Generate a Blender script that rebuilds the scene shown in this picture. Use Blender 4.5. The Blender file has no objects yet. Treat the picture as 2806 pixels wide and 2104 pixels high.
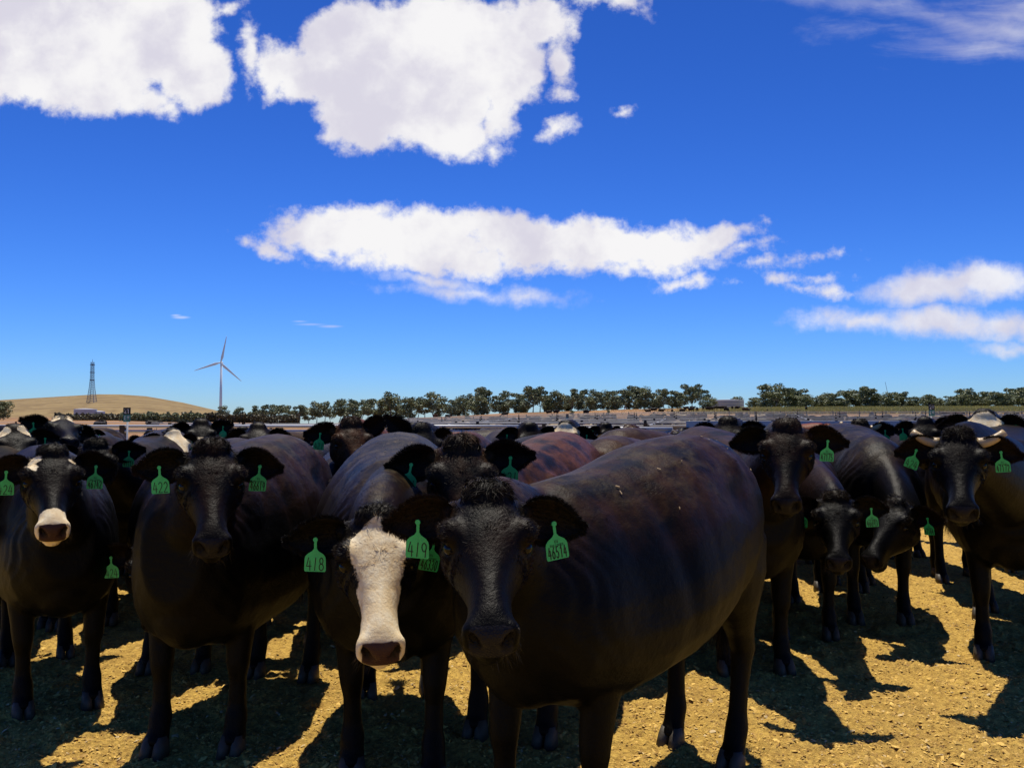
import bpy, math, random
import numpy as np
from mathutils import Vector, Matrix, noise as mnoise
R = math.radians
rng = np.random.default_rng(7)
random.seed(7)
scene = bpy.context.scene
col = scene.collection

# ------------------------------------------------------------------ camera
F = 887.0; CX = 512.0; CY = 383.5; HOR = 423.0; EYE = 1.5
PITCH = math.atan((HOR-CY)/F)
cam_d = bpy.data.cameras.new('camera'); cam = bpy.data.objects.new('camera', cam_d); col.objects.link(cam)
cam.location = (0, 0, EYE); cam.rotation_euler = (math.pi/2+PITCH, 0, 0)
cam_d.sensor_width = 36.0; cam_d.lens = 36.0*F/1024.0
cam_d.clip_start = 0.05; cam_d.clip_end = 9000
scene.camera = cam
scene.view_settings.view_transform = 'Standard'; scene.view_settings.look = 'None'
scene.view_settings.gamma = 1.0; scene.view_settings.exposure = 0.0
scene.view_settings.use_curve_mapping = False
scene.render.resolution_x = 1024; scene.render.resolution_y = 767

def ray(px, py):
    a = (px-CX)/F; b = -(py-CY)/F
    c, s = math.cos(PITCH), math.sin(PITCH)
    y = c - b*s; z = s + b*c
    return a/y, z/y            # x and z gained per metre of Y
def at(px, py, Y):
    u, v = ray(px, py)
    return Vector((u*Y, Y, EYE+v*Y))

# ------------------------------------------------------------------ node helpers
def nt_new(name):
    m = bpy.data.materials.new(name); m.use_nodes = True
    nt = m.node_tree
    return m, nt, nt.nodes['Principled BSDF']
def N(nt, t, **k):
    n = nt.nodes.new(t)
    for a, b in k.items(): setattr(n, a, b)
    return n
def setin(nt, sock, v):
    if hasattr(v, 'is_output') or isinstance(v, bpy.types.NodeSocket): nt.links.new(v, sock)
    else: sock.default_value = v
def mth(nt, op, a, b=None, c=None, clamp=False):
    n = N(nt, 'ShaderNodeMath', operation=op); n.use_clamp = clamp
    setin(nt, n.inputs[0], a)
    if b is not None: setin(nt, n.inputs[1], b)
    if c is not None: setin(nt, n.inputs[2], c)
    return n.outputs[0]
def mix(nt, f, a, b, blend='MIX'):
    n = N(nt, 'ShaderNodeMix', data_type='RGBA', blend_type=blend)
    setin(nt, n.inputs['Factor'], f)
    def c4(v): return v if isinstance(v, bpy.types.NodeSocket) else tuple(v)+(1,)
    setin(nt, n.inputs['A'], c4(a)); setin(nt, n.inputs['B'], c4(b))
    return n.outputs['Result']
def noise(nt, vec, scale, detail=4, rough=0.55, dist=0.0):
    n = N(nt, 'ShaderNodeTexNoise'); n.inputs['Scale'].default_value = scale
    n.inputs['Detail'].default_value = detail; n.inputs['Roughness'].default_value = rough
    n.inputs['Distortion'].default_value = dist
    if vec is not None: nt.links.new(vec, n.inputs['Vector'])
    return n.outputs['Fac']
def ramp(nt, v, a, b, lo=0.0, hi=1.0, smooth=True):
    n = N(nt, 'ShaderNodeMapRange'); n.interpolation_type = 'SMOOTHSTEP' if smooth else 'LINEAR'
    setin(nt, n.inputs['Value'], v); n.inputs['From Min'].default_value = a; n.inputs['From Max'].default_value = b
    n.inputs['To Min'].default_value = lo; n.inputs['To Max'].default_value = hi
    return n.outputs['Result']
def bump(nt, h, strength, dist, normal=None):
    n = N(nt, 'ShaderNodeBump'); n.inputs['Strength'].default_value = strength; n.inputs['Distance'].default_value = dist
    nt.links.new(h, n.inputs['Height'])
    if normal is not None: nt.links.new(normal, n.inputs['Normal'])
    return n.outputs['Normal']
def attr(nt, name):
    return N(nt, 'ShaderNodeAttribute', attribute_name=name)

# ------------------------------------------------------------------ sun and sky
SUN_EL = 74.0
sun_dir = Vector((-0.10, 1.0, 0.0)).normalized()*math.cos(R(SUN_EL)) + Vector((0, 0, math.sin(R(SUN_EL))))  # from the scene to the sun
sd = bpy.data.lights.new('sun', 'SUN'); sd.energy = 5.0; sd.angle = R(0.53); sd.color = (1.0, 0.93, 0.80)
so = bpy.data.objects.new('sun', sd); col.objects.link(so); so.location = (0, 0, 50)
so.rotation_euler = sun_dir.to_track_quat('Z', 'Y').to_euler()

w = bpy.data.worlds.new('World'); scene.world = w; w.use_nodes = True
nt = w.node_tree; nt.nodes.clear()
out = N(nt, 'ShaderNodeOutputWorld'); bg = N(nt, 'ShaderNodeBackground')
nt.links.new(bg.outputs[0], out.inputs[0])
bg.inputs['Strength'].default_value = 0.12
sky = N(nt, 'ShaderNodeTexSky', sky_type='NISHITA'); sky.sun_disc = False
sky.sun_elevation = R(SUN_EL); sky.sun_rotation = math.atan2(sun_dir.x, sun_dir.y)
sky.altitude = 300; sky.air_density = 1.0; sky.dust_density = 0.15; sky.ozone_density = 3.0
tc = N(nt, 'ShaderNodeTexCoord'); D = tc.outputs['Generated']
sep = N(nt, 'ShaderNodeSeparateXYZ'); nt.links.new(D, sep.inputs[0])
dy = mth(nt, 'MAXIMUM', sep.outputs['Y'], 0.04)
P = N(nt, 'ShaderNodeCombineXYZ')
nt.links.new(mth(nt, 'DIVIDE', sep.outputs['X'], dy), P.inputs[0])
nt.links.new(mth(nt, 'DIVIDE', sep.outputs['Z'], dy), P.inputs[1]); P0 = P.outputs[0]
# domain warp so that cloud edges billow
def warp(P0, scale, amp, det):
    n = N(nt, 'ShaderNodeTexNoise'); n.inputs['Scale'].default_value = scale; n.inputs['Detail'].default_value = det
    n.inputs['Roughness'].default_value = 0.6
    nt.links.new(P0, n.inputs['Vector'])
    s = N(nt, 'ShaderNodeVectorMath', operation='SUBTRACT'); nt.links.new(n.outputs['Color'], s.inputs[0]); s.inputs[1].default_value = (.5, .5, .5)
    m = N(nt, 'ShaderNodeVectorMath', operation='MULTIPLY_ADD')
    nt.links.new(s.outputs[0], m.inputs[0]); m.inputs[1].default_value = (amp, amp, 0); nt.links.new(P0, m.inputs[2])
    return m.outputs[0]
PW = warp(P0, 11.0, 0.05, 7)
def cloud_field(blobs, Pv):
    acc = None
    for (x, y, rx, ry, *ang) in blobs:
        u, v = ray(x, y); rx /= F; ry /= F
        a = R(ang[0]) if ang else 0.0
        if a:
            mp = N(nt, 'ShaderNodeMapping', vector_type='TEXTURE'); nt.links.new(Pv, mp.inputs[0])
            mp.inputs['Location'].default_value = (u, v, 0); mp.inputs['Rotation'].default_value = (0, 0, a)
            mp.inputs['Scale'].default_value = (rx, ry, 1); vv = mp.outputs[0]
        else:
            m = N(nt, 'ShaderNodeVectorMath', operation='MULTIPLY_ADD'); nt.links.new(Pv, m.inputs[0])
            m.inputs[1].default_value = (1/rx, 1/ry, 0); m.inputs[2].default_value = (-u/rx, -v/ry, 0); vv = m.outputs[0]
        l = N(nt, 'ShaderNodeVectorMath', operation='LENGTH'); nt.links.new(vv, l.inputs[0])
        k = min(rx, ry)
        d = mth(nt, 'MULTIPLY_ADD', l.outputs['Value'], -k, k)
        acc = d if acc is None else mth(nt, 'MAXIMUM', acc, d)
    return acc
THICK = [(-10, 22, 95, 70), (70, 35, 95, 62), (150, 28, 75, 60), (190, 70, 40, 38, -20), (140, 95, 65, 18), (30, 90, 80, 17), (100, 75, 60, 40),
         (170, 105, 22, 12), (228, 12, 16, 9, 30),
         (250, 52, 10, 34), (270, 70, 18, 28), (300, 75, 45, 28, -30), (355, 60, 62, 62), (370, 110, 62, 42), (430, 100, 80, 50), (455, 135, 48, 24),
         (440, 45, 110, 55), (505, 60, 42, 60), (500, 115, 24, 34), (540, 20, 40, 24), (590, 3, 22, 12), (560, 60, 16, 30, 20), (620, 4, 26, 11), (495, 150, 12, 6),
         (562, 94, 12, 7), (572, 76, 5, 4), (625, 106, 8, 4), (553, 133, 16, 7, 28), 
         (318, 228, 38, 24), (350, 214, 60, 15), (365, 232, 70, 27), (440, 228, 95, 22), (430, 250, 100, 24), (480, 262, 70, 17), (540, 242, 115, 29), (640, 243, 85, 26, -6),
         (650, 262, 70, 11), (720, 240, 40, 14, 12), (690, 282, 36, 7), (560, 262, 80, 10), (740, 252, 26, 5, 10), (765, 264, 16, 2.5, 10), (812, 258, 24, 5, 14),
         (815, 278, 18, 4, 8), (832, 290, 18, 6), (776, 282, 6, 3), (797, 291, 6, 4), (268, 245, 24, 4, -18), (325, 250, 50, 8, -20)]
SOFT = [(470, 294, 60, 6, -4), (525, 295, 30, 7), (430, 280, 50, 7, -10), (938, 284, 68, 20, 6), (985, 278, 62, 19), (960, 268, 34, 8), (860, 320, 55, 10, 2), (930, 322, 80, 16),
        (1000, 322, 40, 12), (1010, 345, 22, 5), (1035, 325, 22, 12), (372, 263, 30, 5)]
WISP = [(900, 8, 60, 6, -8), (960, 20, 85, 16, -8), (1010, 30, 70, 18, -6), (900, 30, 40, 5), (985, 48, 60, 8), (1020, 10, 60, 12)]
n1 = noise(nt, P0, 16, 8, 0.62); n2 = noise(nt, P0, 60, 5, 0.6)
fine = mth(nt, 'MULTIPLY_ADD', mth(nt, 'SUBTRACT', n1, 0.47), 0.042, mth(nt, 'MULTIPLY', mth(nt, 'SUBTRACT', n2, 0.5), 0.022))
d1 = mth(nt, 'ADD', cloud_field(THICK, PW), fine)
c1 = ramp(nt, d1, -0.004, 0.0125)
d2 = mth(nt, 'ADD', cloud_field(SOFT, PW), mth(nt, 'MULTIPLY', fine, 0.6))
c2 = mth(nt, 'MULTIPLY', ramp(nt, d2, -0.006, 0.014), 0.92)
mpw = N(nt, 'ShaderNodeMapping'); nt.links.new(P0, mpw.inputs[0]); mpw.inputs['Scale'].default_value = (1, 3.5, 1); mpw.inputs['Rotation'].default_value = (0, 0, R(10))
n3 = noise(nt, mpw.outputs[0], 9, 8, 0.62, 0.6)
d3 = mth(nt, 'ADD', cloud_field(WISP, PW), mth(nt, 'MULTIPLY', mth(nt, 'SUBTRACT', n3, 0.5), 0.05))
c3 = mth(nt, 'MULTIPLY', ramp(nt, d3, -0.012, 0.03), 0.55)
c4 = mth(nt, 'MULTIPLY', ramp(nt, cloud_field([(181, 317, 9, 1.6), (176, 315, 5, 1.2), (330, 326, 12, 1.5), (310, 324, 14, 1.2), (300, 321, 7, 1.0)], P0), -0.0006, 0.0014), mth(nt, 'MULTIPLY', n1, 0.75))
cov = mth(nt, 'MAXIMUM', mth(nt, 'MAXIMUM', mth(nt, 'MAXIMUM', c1, c2), c3), c4)
cov = mth(nt, 'MULTIPLY', cov, ramp(nt, sep.outputs['Y'], 0.05, 0.12))
cmod = ramp(nt, mth(nt, 'ADD', noise(nt, PW, 7, 5, 0.5), mth(nt, 'MULTIPLY', n1, 0.35)), 0.58, 0.80)
K = 1/0.12
ccol = mix(nt, cmod, (0.93*K, 0.92*K, 0.93*K), (0.70*K, 0.68*K, 0.78*K))
# the deep saturated blue of the day
sc = N(nt, 'ShaderNodeSeparateColor'); nt.links.new(sky.outputs[0], sc.inputs[0])
def pw(ch, g, k): return mth(nt, 'MULTIPLY', mth(nt, 'POWER', sc.outputs[ch], g), k)
cc = N(nt, 'ShaderNodeCombineColor')
SKY_GAIN = ((1.84, 0.086), (1.66, 0.180), (1.75, 0.270))
for i, ch in enumerate(('Red', 'Green', 'Blue')):
    nt.links.new(pw(ch, *SKY_GAIN[i]), cc.inputs[i])
nt.links.new(mix(nt, cov, cc.outputs[0], ccol), bg.inputs['Color'])
w.cycles.sampling_method = 'MANUAL'; w.cycles.sample_map_resolution = 512
scene.cycles.max_bounces = 5; scene.cycles.diffuse_bounces = 2; scene.cycles.glossy_bounces = 2; scene.cycles.transparent_max_bounces = 4

# ------------------------------------------------------------------ object helpers
def tag(o, label=None, cat=None, group=None, kind=None):
    if label: o['label'] = label
    if cat: o['category'] = cat
    if group: o['group'] = group
    if kind: o['kind'] = kind
    return o
def empty(name, loc, rz=0.0):
    o = bpy.data.objects.new(name, None); col.objects.link(o)
    o.location = loc; o.rotation_euler = (0, 0, rz); o.empty_display_size = 0.2
    return o
def mesh_from(name, V, Fq, mat, smooth=True, attrs=None):
    me = bpy.data.meshes.new(name)
    V = np.asarray(V, dtype=np.float32)
    if isinstance(Fq, np.ndarray):
        k = Fq.shape[1]; n = len(Fq)
        me.vertices.add(len(V)); me.vertices.foreach_set('co', V.ravel())
        me.loops.add(n*k); me.loops.foreach_set('vertex_index', Fq.astype(np.int32).ravel())
        me.polygons.add(n); me.polygons.foreach_set('loop_start', np.arange(0, n*k, k, dtype=np.int32))
        me.update(calc_edges=True)
    else:
        me.from_pydata([tuple(v) for v in V], [], [list(map(int, f)) for f in Fq]); me.update()
    if attrs:
        for a, v in attrs.items():
            at_ = me.attributes.new(a, 'FLOAT', 'POINT'); at_.data.foreach_set('value', np.asarray(v, dtype=np.float32))
    me.polygons.foreach_set('use_smooth', [smooth]*len(me.polygons))
    if mat: me.materials.append(mat)
    return me
def obj(name, me, parent=None):
    o = bpy.data.objects.new(name, me); col.objects.link(o)
    if parent: o.parent = parent
    return o
class MB:
    def __init__(s): s.v = []; s.f = []; s.n = 0
    def add(s, V, Fs):
        V = np.asarray(V, dtype=float); s.v.append(V); s.f += [[i+s.n for i in f] for f in Fs]; s.n += len(V)
    def box(s, c, size, rot=None):
        x, y, z = [k/2 for k in size]
        V = np.array([(-x,-y,-z),(x,-y,-z),(x,y,-z),(-x,y,-z),(-x,-y,z),(x,-y,z),(x,y,z),(-x,y,z)])
        if rot is not None: V = V @ np.array(rot).T
        s.add(V+np.array(c), [(0,3,2,1),(4,5,6,7),(0,1,5,4),(1,2,6,5),(2,3,7,6),(3,0,4,7)])
    def bar(s, a, b, wx, wz=None):
        a = Vector(a); b = Vector(b); d = b-a; L = d.length
        q = d.to_track_quat('Y', 'Z').to_matrix()
        s.box((a+b)/2, (wx, L, wz or wx), q)
    def tube(s, pts, rad, n=8, cap=True):
        rings = []
        pts = [Vector(p) for p in pts]
        for i, p in enumerate(pts):
            d = (pts[min(i+1, len(pts)-1)]-pts[max(i-1, 0)]).normalized()
            up = Vector((0, 0, 1)) if abs(d.z) < .95 else Vector((1, 0, 0))
            a = d.cross(up).normalized(); b = a.cross(d)
            r = rad[i] if hasattr(rad, '__len__') else rad
            rings.append([p+a*r*math.cos(t)+b*r*math.sin(t) for t in np.linspace(0, 2*math.pi, n, endpoint=False)])
        V, Fs = loft(np.array(rings), cap); s.add(V, Fs)
    def mesh(s, name, mat, smooth=False):
        return mesh_from(name, np.vstack(s.v), s.f, mat, smooth)
def loft(rings, cap=True):
    k, n, _ = rings.shape
    V = rings.reshape(-1, 3); Fs = []
    for i in range(k-1):
        for j in range(n):
            a = i*n+j; b = i*n+(j+1) % n
            Fs.append((a, b, b+n, a+n))
    if cap:
        c0 = rings[0].mean(0); c1 = rings[-1].mean(0); V = np.vstack([V, c0, c1]); i0 = k*n; i1 = i0+1
        for j in range(n):
            Fs.append((i0, (j+1) % n, j)); Fs.append((i1, (k-1)*n+j, (k-1)*n+(j+1) % n))
    return V, Fs
def vnoise(x, y, seed=0):
    x = np.asarray(x, float); y = np.asarray(y, float); xi = np.floor(x).astype(np.int64); yi = np.floor(y).astype(np.int64); fx = x-xi; fy = y-yi
    fx = fx*fx*(3-2*fx); fy = fy*fy*(3-2*fy)
    def h(a, b):
        n = (a*374761393 + b*668265263 + seed*144269504) & 0x7fffffff
        n = ((n ^ (n >> 13))*1274126177) & 0x7fffffff
        return ((n ^ (n >> 16)) & 0xffff)/65535.0
    return (h(xi, yi)*(1-fx)+h(xi+1, yi)*fx)*(1-fy)+(h(xi, yi+1)*(1-fx)+h(xi+1, yi+1)*fx)*fy
def fbm(x, y, o=4, seed=0, g=0.5):
    r = 0; a = 1; t = 0
    for i in range(o):
        r = r+a*vnoise(x*2**i+i*17.3, y*2**i-i*9.1, seed+i); t += a; a *= g
    return r/t
def sstep(x, a, b):
    t = np.clip((x-a)/(b-a), 0, 1); return t*t*(3-2*t)

# ------------------------------------------------------------------ materials
def simple(name, c, rough=0.6, metal=0.0, var=0.25, scale=20, bmp=0.0, spec=0.5):
    m, nt, b = nt_new(name)
    t = N(nt, 'ShaderNodeTexCoord'); f = noise(nt, t.outputs['Object'], scale, 5)
    nt.links.new(mix(nt, f, [k*(1-var) for k in c], [min(1, k*(1+var)) for k in c]), b.inputs['Base Color'])
    b.inputs['Roughness'].default_value = rough; b.inputs['Metallic'].default_value = metal
    b.inputs['Specular IOR Level'].default_value = spec
    if bmp: nt.links.new(bump(nt, f, bmp, 0.01), b.inputs['Normal'])
    return m
def coat_material():
    m, nt, b = nt_new('cattle_coat')
    t = N(nt, 'ShaderNodeTexCoord'); O = t.outputs['Object']
    oi = N(nt, 'ShaderNodeObjectInfo')
    mp = N(nt, 'ShaderNodeMapping'); nt.links.new(O, mp.inputs[0]); mp.inputs['Scale'].default_value = (14, 60, 38)
    streak = noise(nt, mp.outputs[0], 1.0, 5, 0.65, 0.4)
    big = noise(nt, O, 4.5, 4, 0.6)
    mid = noise(nt, O, 28, 4, 0.65)
    rnd = attr(nt, 'rnd').outputs['Fac']
    brown = mth(nt, 'MULTIPLY', attr(nt, 'brown').outputs['Fac'], ramp(nt, big, 0.35, 0.62))
    brown = mth(nt, 'MINIMUM', brown, 1.0)
    base = mix(nt, brown, oi.outputs['Color'], (0.058, 0.022, 0.0065))
    base = mix(nt, mth(nt, 'MULTIPLY', mth(nt, 'SUBTRACT', attr(nt, 'brown').outputs['Fac'], 1.0, clamp=True), ramp(nt, big, 0.3, 0.6)), base, (0.20, 0.066, 0.022))
    dust = mth(nt, 'MULTIPLY', attr(nt, 'dust').outputs['Fac'], ramp(nt, mth(nt, 'ADD', mid, mth(nt, 'MULTIPLY', streak, 0.6)), 0.45, 1.1))  # dusty back tone; the sun's lightening of the topline is painted in too
    base = mix(nt, mth(nt, 'MULTIPLY', mth(nt, 'MULTIPLY', dust, ramp(nt, noise(nt, O, 7, 4, 0.6), 0.38, 0.66)), 0.75), base, (0.110, 0.078, 0.034))
    base = mix(nt, ramp(nt, streak, 0.3, 0.75), mix(nt, 0.35, base, (0.0, 0.0, 0.0)), base)
    base = mix(nt, mth(nt, 'MULTIPLY', rnd, 0.5), base, mix(nt, 0.5, base, (0.10, 0.080, 0.055)))
    wn = mth(nt, 'MULTIPLY_ADD', mth(nt, 'SUBTRACT', mid, 0.5), 0.030, mth(nt, 'MULTIPLY', mth(nt, 'SUBTRACT', streak, 0.5), 0.02))
    pt = ramp(nt, mth(nt, 'ADD', attr(nt, 'patch').outputs['Fac'], wn), -0.003, 0.005)
    white = mix(nt, ramp(nt, mid, 0.35, 0.75), (0.82, 0.63, 0.36), (0.94, 0.82, 0.57))
    base = mix(nt, pt, base, white)
    nose = attr(nt, 'nose').outputs['Fac']
    ncol = mix(nt, pt, (0.016, 0.014, 0.015), (0.055, 0.026, 0.021))
    base = mix(nt, ramp(nt, nose, 0.35, 0.65), base, ncol)
    base = mix(nt, mth(nt, 'MULTIPLY', attr(nt, 'cavity').outputs['Fac'], 0.9), base, (0.003, 0.002, 0.002))
    nt.links.new(base, b.inputs['Base Color'])
    nt.links.new(ramp(nt, nose, 0.3, 0.7, 0.45, 0.30), b.inputs['Roughness'])
    b.inputs['Specular IOR Level'].default_value = 0.105
    b.inputs['Sheen Weight'].default_value = 0.0; b.inputs['Sheen Roughness'].default_value = 0.5
    b.inputs['Sheen Tint'].default_value = (0.7, 0.66, 0.66, 1)
    mp2 = N(nt, 'ShaderNodeMapping'); nt.links.new(O, mp2.inputs[0]); mp2.inputs['Scale'].default_value = (60, 190, 130)
    fur = noise(nt, mp2.outputs[0], 1.0, 4, 0.7, 0.5)
    vo = N(nt, 'ShaderNodeTexVoronoi'); vo.inputs['Scale'].default_value = 170; nt.links.new(O, vo.inputs['Vector'])
    hgt = mix(nt, ramp(nt, nose, 0.35, 0.65), fur, vo.outputs['Distance'])
    n1 = bump(nt, mid, 0.22, 0.02)
    nt.links.new(bump(nt, hgt, 0.35, 0.005, n1), b.inputs['Normal'])
    return m
COAT = coat_material()
M = {}
M['eye'] = simple('eye_surface', (0.004, 0.003, 0.003), 0.10, var=0.1, spec=0.3)
M['tag'] = simple('green_tag_plastic', (0.035, 0.52, 0.13), 0.45, var=0.32, scale=26, bmp=0.2)
M['ink'] = simple('black_ink', (0.004, 0.010, 0.006), 0.6)
M['hoof'] = simple('hoof_horn', (0.060, 0.048, 0.034), 0.6, var=0.4, scale=30, bmp=0.3)
M['horn'] = simple('pale_horn', (0.46, 0.33, 0.17), 0.4, var=0.25, scale=12)
M['steel'] = simple('galvanised_steel', (0.46, 0.48, 0.52), 0.5, 0.2, var=0.15, scale=5)
M['dull'] = simple('weathered_rail', (0.34, 0.34, 0.35), 0.6, 0.1, var=0.3, scale=2)
M['bluesteel'] = simple('blue_grey_steel_beam', (0.30, 0.37, 0.46), 0.5, 0.2, var=0.2, scale=4)
M['post'] = simple('dark_rusty_post', (0.035, 0.026, 0.022), 0.8, var=0.5, scale=9, bmp=0.3)
M['rust'] = simple('rusty_rail', (0.13, 0.085, 0.06), 0.7, 0.2, var=0.4, scale=6)
M['white'] = simple('white_turbine_paint', (0.80, 0.86, 0.93), 0.5, var=0.05)
M['grey'] = simple('grey_painted_metal', (0.50, 0.52, 0.54), 0.55, 0.2, var=0.15, scale=0.4)
M['lattice'] = simple('lattice_steel', (0.13, 0.17, 0.25), 0.6, 0.2, var=0.1)
M['signblack'] = simple('sign_black', (0.006, 0.007, 0.009), 0.6, var=0.1)
M['signgreen'] = simple('sign_green', (0.03, 0.20, 0.17), 0.5, var=0.1)
M['signwhite'] = simple('sign_white', (0.8, 0.8, 0.8), 0.6, var=0.05)
M['bark'] = simple('gum_bark', (0.20, 0.17, 0.14), 0.9, var=0.4, scale=2)
def leafmat(name, a, b_):
    m, nt, b = nt_new(name)
    g = N(nt, 'ShaderNodeNewGeometry'); t = N(nt, 'ShaderNodeTexCoord')
    f = noise(nt, t.outputs['Object'], 0.6, 3)
    c = mix(nt, ramp(nt, f, 0.35, 0.65), a, b_)
    c = mix(nt, g.outputs['Random Per Island'], c, mix(nt, 0.35, c, (0.0, 0.0, 0.0)))
    nt.links.new(c, b.inputs['Base Color']); b.inputs['Roughness'].default_value = 0.55
    return m
M['leaf'] = leafmat('gum_leaves', (0.16, 0.20, 0.085), (0.27, 0.29, 0.12))
M['leaf2'] = leafmat('olive_leaves', (0.13, 0.17, 0.085), (0.22, 0.25, 0.105))
M['scrub'] = leafmat('scrub_leaves', (0.075, 0.070, 0.030), (0.14, 0.12, 0.05))
M['grassm'] = leafmat('tall_grass_blades', (0.55, 0.45, 0.15), (0.42, 0.42, 0.12))
def chipmat():
    m, nt, b = nt_new('dry_litter_chips')
    g = N(nt, 'ShaderNodeNewGeometry')
    r_ = g.outputs['Random Per Island']
    c = mix(nt, ramp(nt, r_, 0.0, 0.75), (0.34, 0.19, 0.048), (0.80, 0.52, 0.125))
    c = mix(nt, ramp(nt, r_, 0.93, 0.97), c, (0.66, 0.50, 0.26))
    nt.links.new(c, b.inputs['Base Color']); b.inputs['Roughness'].default_value = 0.85
    return m
M['chip'] = chipmat()
def groundmat():
    m, nt, b = nt_new('pen_soil')
    g = N(nt, 'ShaderNodeNewGeometry'); Pp = g.outputs['Position']
    sp = N(nt, 'ShaderNodeSeparateXYZ'); nt.links.new(Pp, sp.inputs[0])
    n1 = noise(nt, Pp, 1.1, 5, 0.6); n2 = noise(nt, Pp, 30, 6, 0.7, 0.6); n3 = noise(nt, Pp, 0.02, 5, 0.6)
    n4 = noise(nt, Pp, 110, 4, 0.7)
    pen = mix(nt, ramp(nt, n2, 0.3, 0.7), (0.37, 0.215, 0.054), (0.84, 0.55, 0.130))
    pen = mix(nt, ramp(nt, n1, 0.45, 0.75), pen, mix(nt, 0.6, pen, (0.42, 0.25, 0.07)))
    pen = mix(nt, mth(nt, 'MULTIPLY', ramp(nt, n4, 0.62, 0.75), 0.7), pen, (0.10, 0.052, 0.016))
    dung = ramp(nt, noise(nt, Pp, 2.6, 5, 0.75, 1.2), 0.635, 0.68)
    pen = mix(nt, mth(nt, 'MULTIPLY', dung, 0.75), pen, (0.085, 0.050, 0.020))
    A = N(nt, 'ShaderNodeAttribute', attribute_name='zone')
    zc = A.outputs['Color']
    mpf = N(nt, 'ShaderNodeMapping'); nt.links.new(Pp, mpf.inputs[0]); mpf.inputs['Scale'].default_value = (0.055, 0.022, 0.4)
    n5 = noise(nt, mpf.outputs[0], 1.0, 8, 0.7, 1.0)
    fld = mix(nt, ramp(nt, n5, 0.43, 0.57), mix(nt, 0.5, zc, (0.12, 0.075, 0.035)), zc)
    f = ramp(nt, sp.outputs['Y'], 14, 24)
    nt.links.new(mix(nt, f, pen, fld), b.inputs['Base Color'])
    b.inputs['Roughness'].default_value = 0.95; b.inputs['Specular IOR Level'].default_value = 0.15
    h = mth(nt, 'MULTIPLY', mth(nt, 'ADD', n2, mth(nt, 'MULTIPLY', n4, 0.5)), ramp(nt, sp.outputs['Y'], 8, 20, 1, 0))
    nt.links.new(bump(nt, h, 0.9, 0.03), b.inputs['Normal'])
    return m
M['ground'] = groundmat()

# ------------------------------------------------------------------ terrain
CRX = [-400, 0, 130, 230, 292, 329, 365, 401, 456, 511, 584, 657, 730, 1024, 1500]
CRY = [418, 419, 419.5, 421.5, 423.3, 423, 420.8, 418.3, 415.3, 412.3, 410, 407.8, 407.2, 406.2, 405]
HLX = [-400, -100, 0, 50, 98, 120, 146, 183, 219, 240, 262, 300]
HLY = [418, 406, 399.5, 396.5, 393.6, 393.8, 395.6, 402, 410.5, 415.5, 421, 426]
def terrain(x, y):
    x = np.asarray(x, float); y = np.asarray(y, float)
    ys = np.maximum(y, 12.0)
    px = CX+F*x/ys
    c = np.interp(px, CRX, CRY)
    H = np.clip(1.5+(HOR-c)*350/F, 0, None)
    t = np.clip((y-16)/(350-16), 0, None)
    z = H*np.where(t < 1, t**1.38, 1.0)
    # beyond the crest
    beyond = np.clip((y-350)/120, 0, 1)
    hc = np.interp(px, HLX, HLY)
    zh450 = 1.5+(HOR-416.5)*450/F
    zcrest = 1.5+(HOR-hc)*900/F
    s = np.clip((y-450)/450, 0, 1)
    zhill = zh450+(zcrest-zh450)*(s**0.8)
    zhill = np.where(y > 900, zcrest-(y-900)*0.05, zhill)
    zhill = np.maximum(zhill, -40)
    left = 1-sstep(px, 225, 300)
    zb = H-(y-350)*0.02
    zb = np.maximum(zb, -20)
    far = left*np.where(y < 450, H+(zh450-H)*np.clip((y-350)/100, 0, 1), zhill)+(1-left)*zb
    return np.where(y > 350, far, z)
def th(x, y): return float(terrain(np.array([x]), np.array([y]))[0])
def ground_at(px, Y):
    x = (px-CX)/F*Y*1.0007
    return Vector((x, Y, th(x, Y)))

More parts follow.
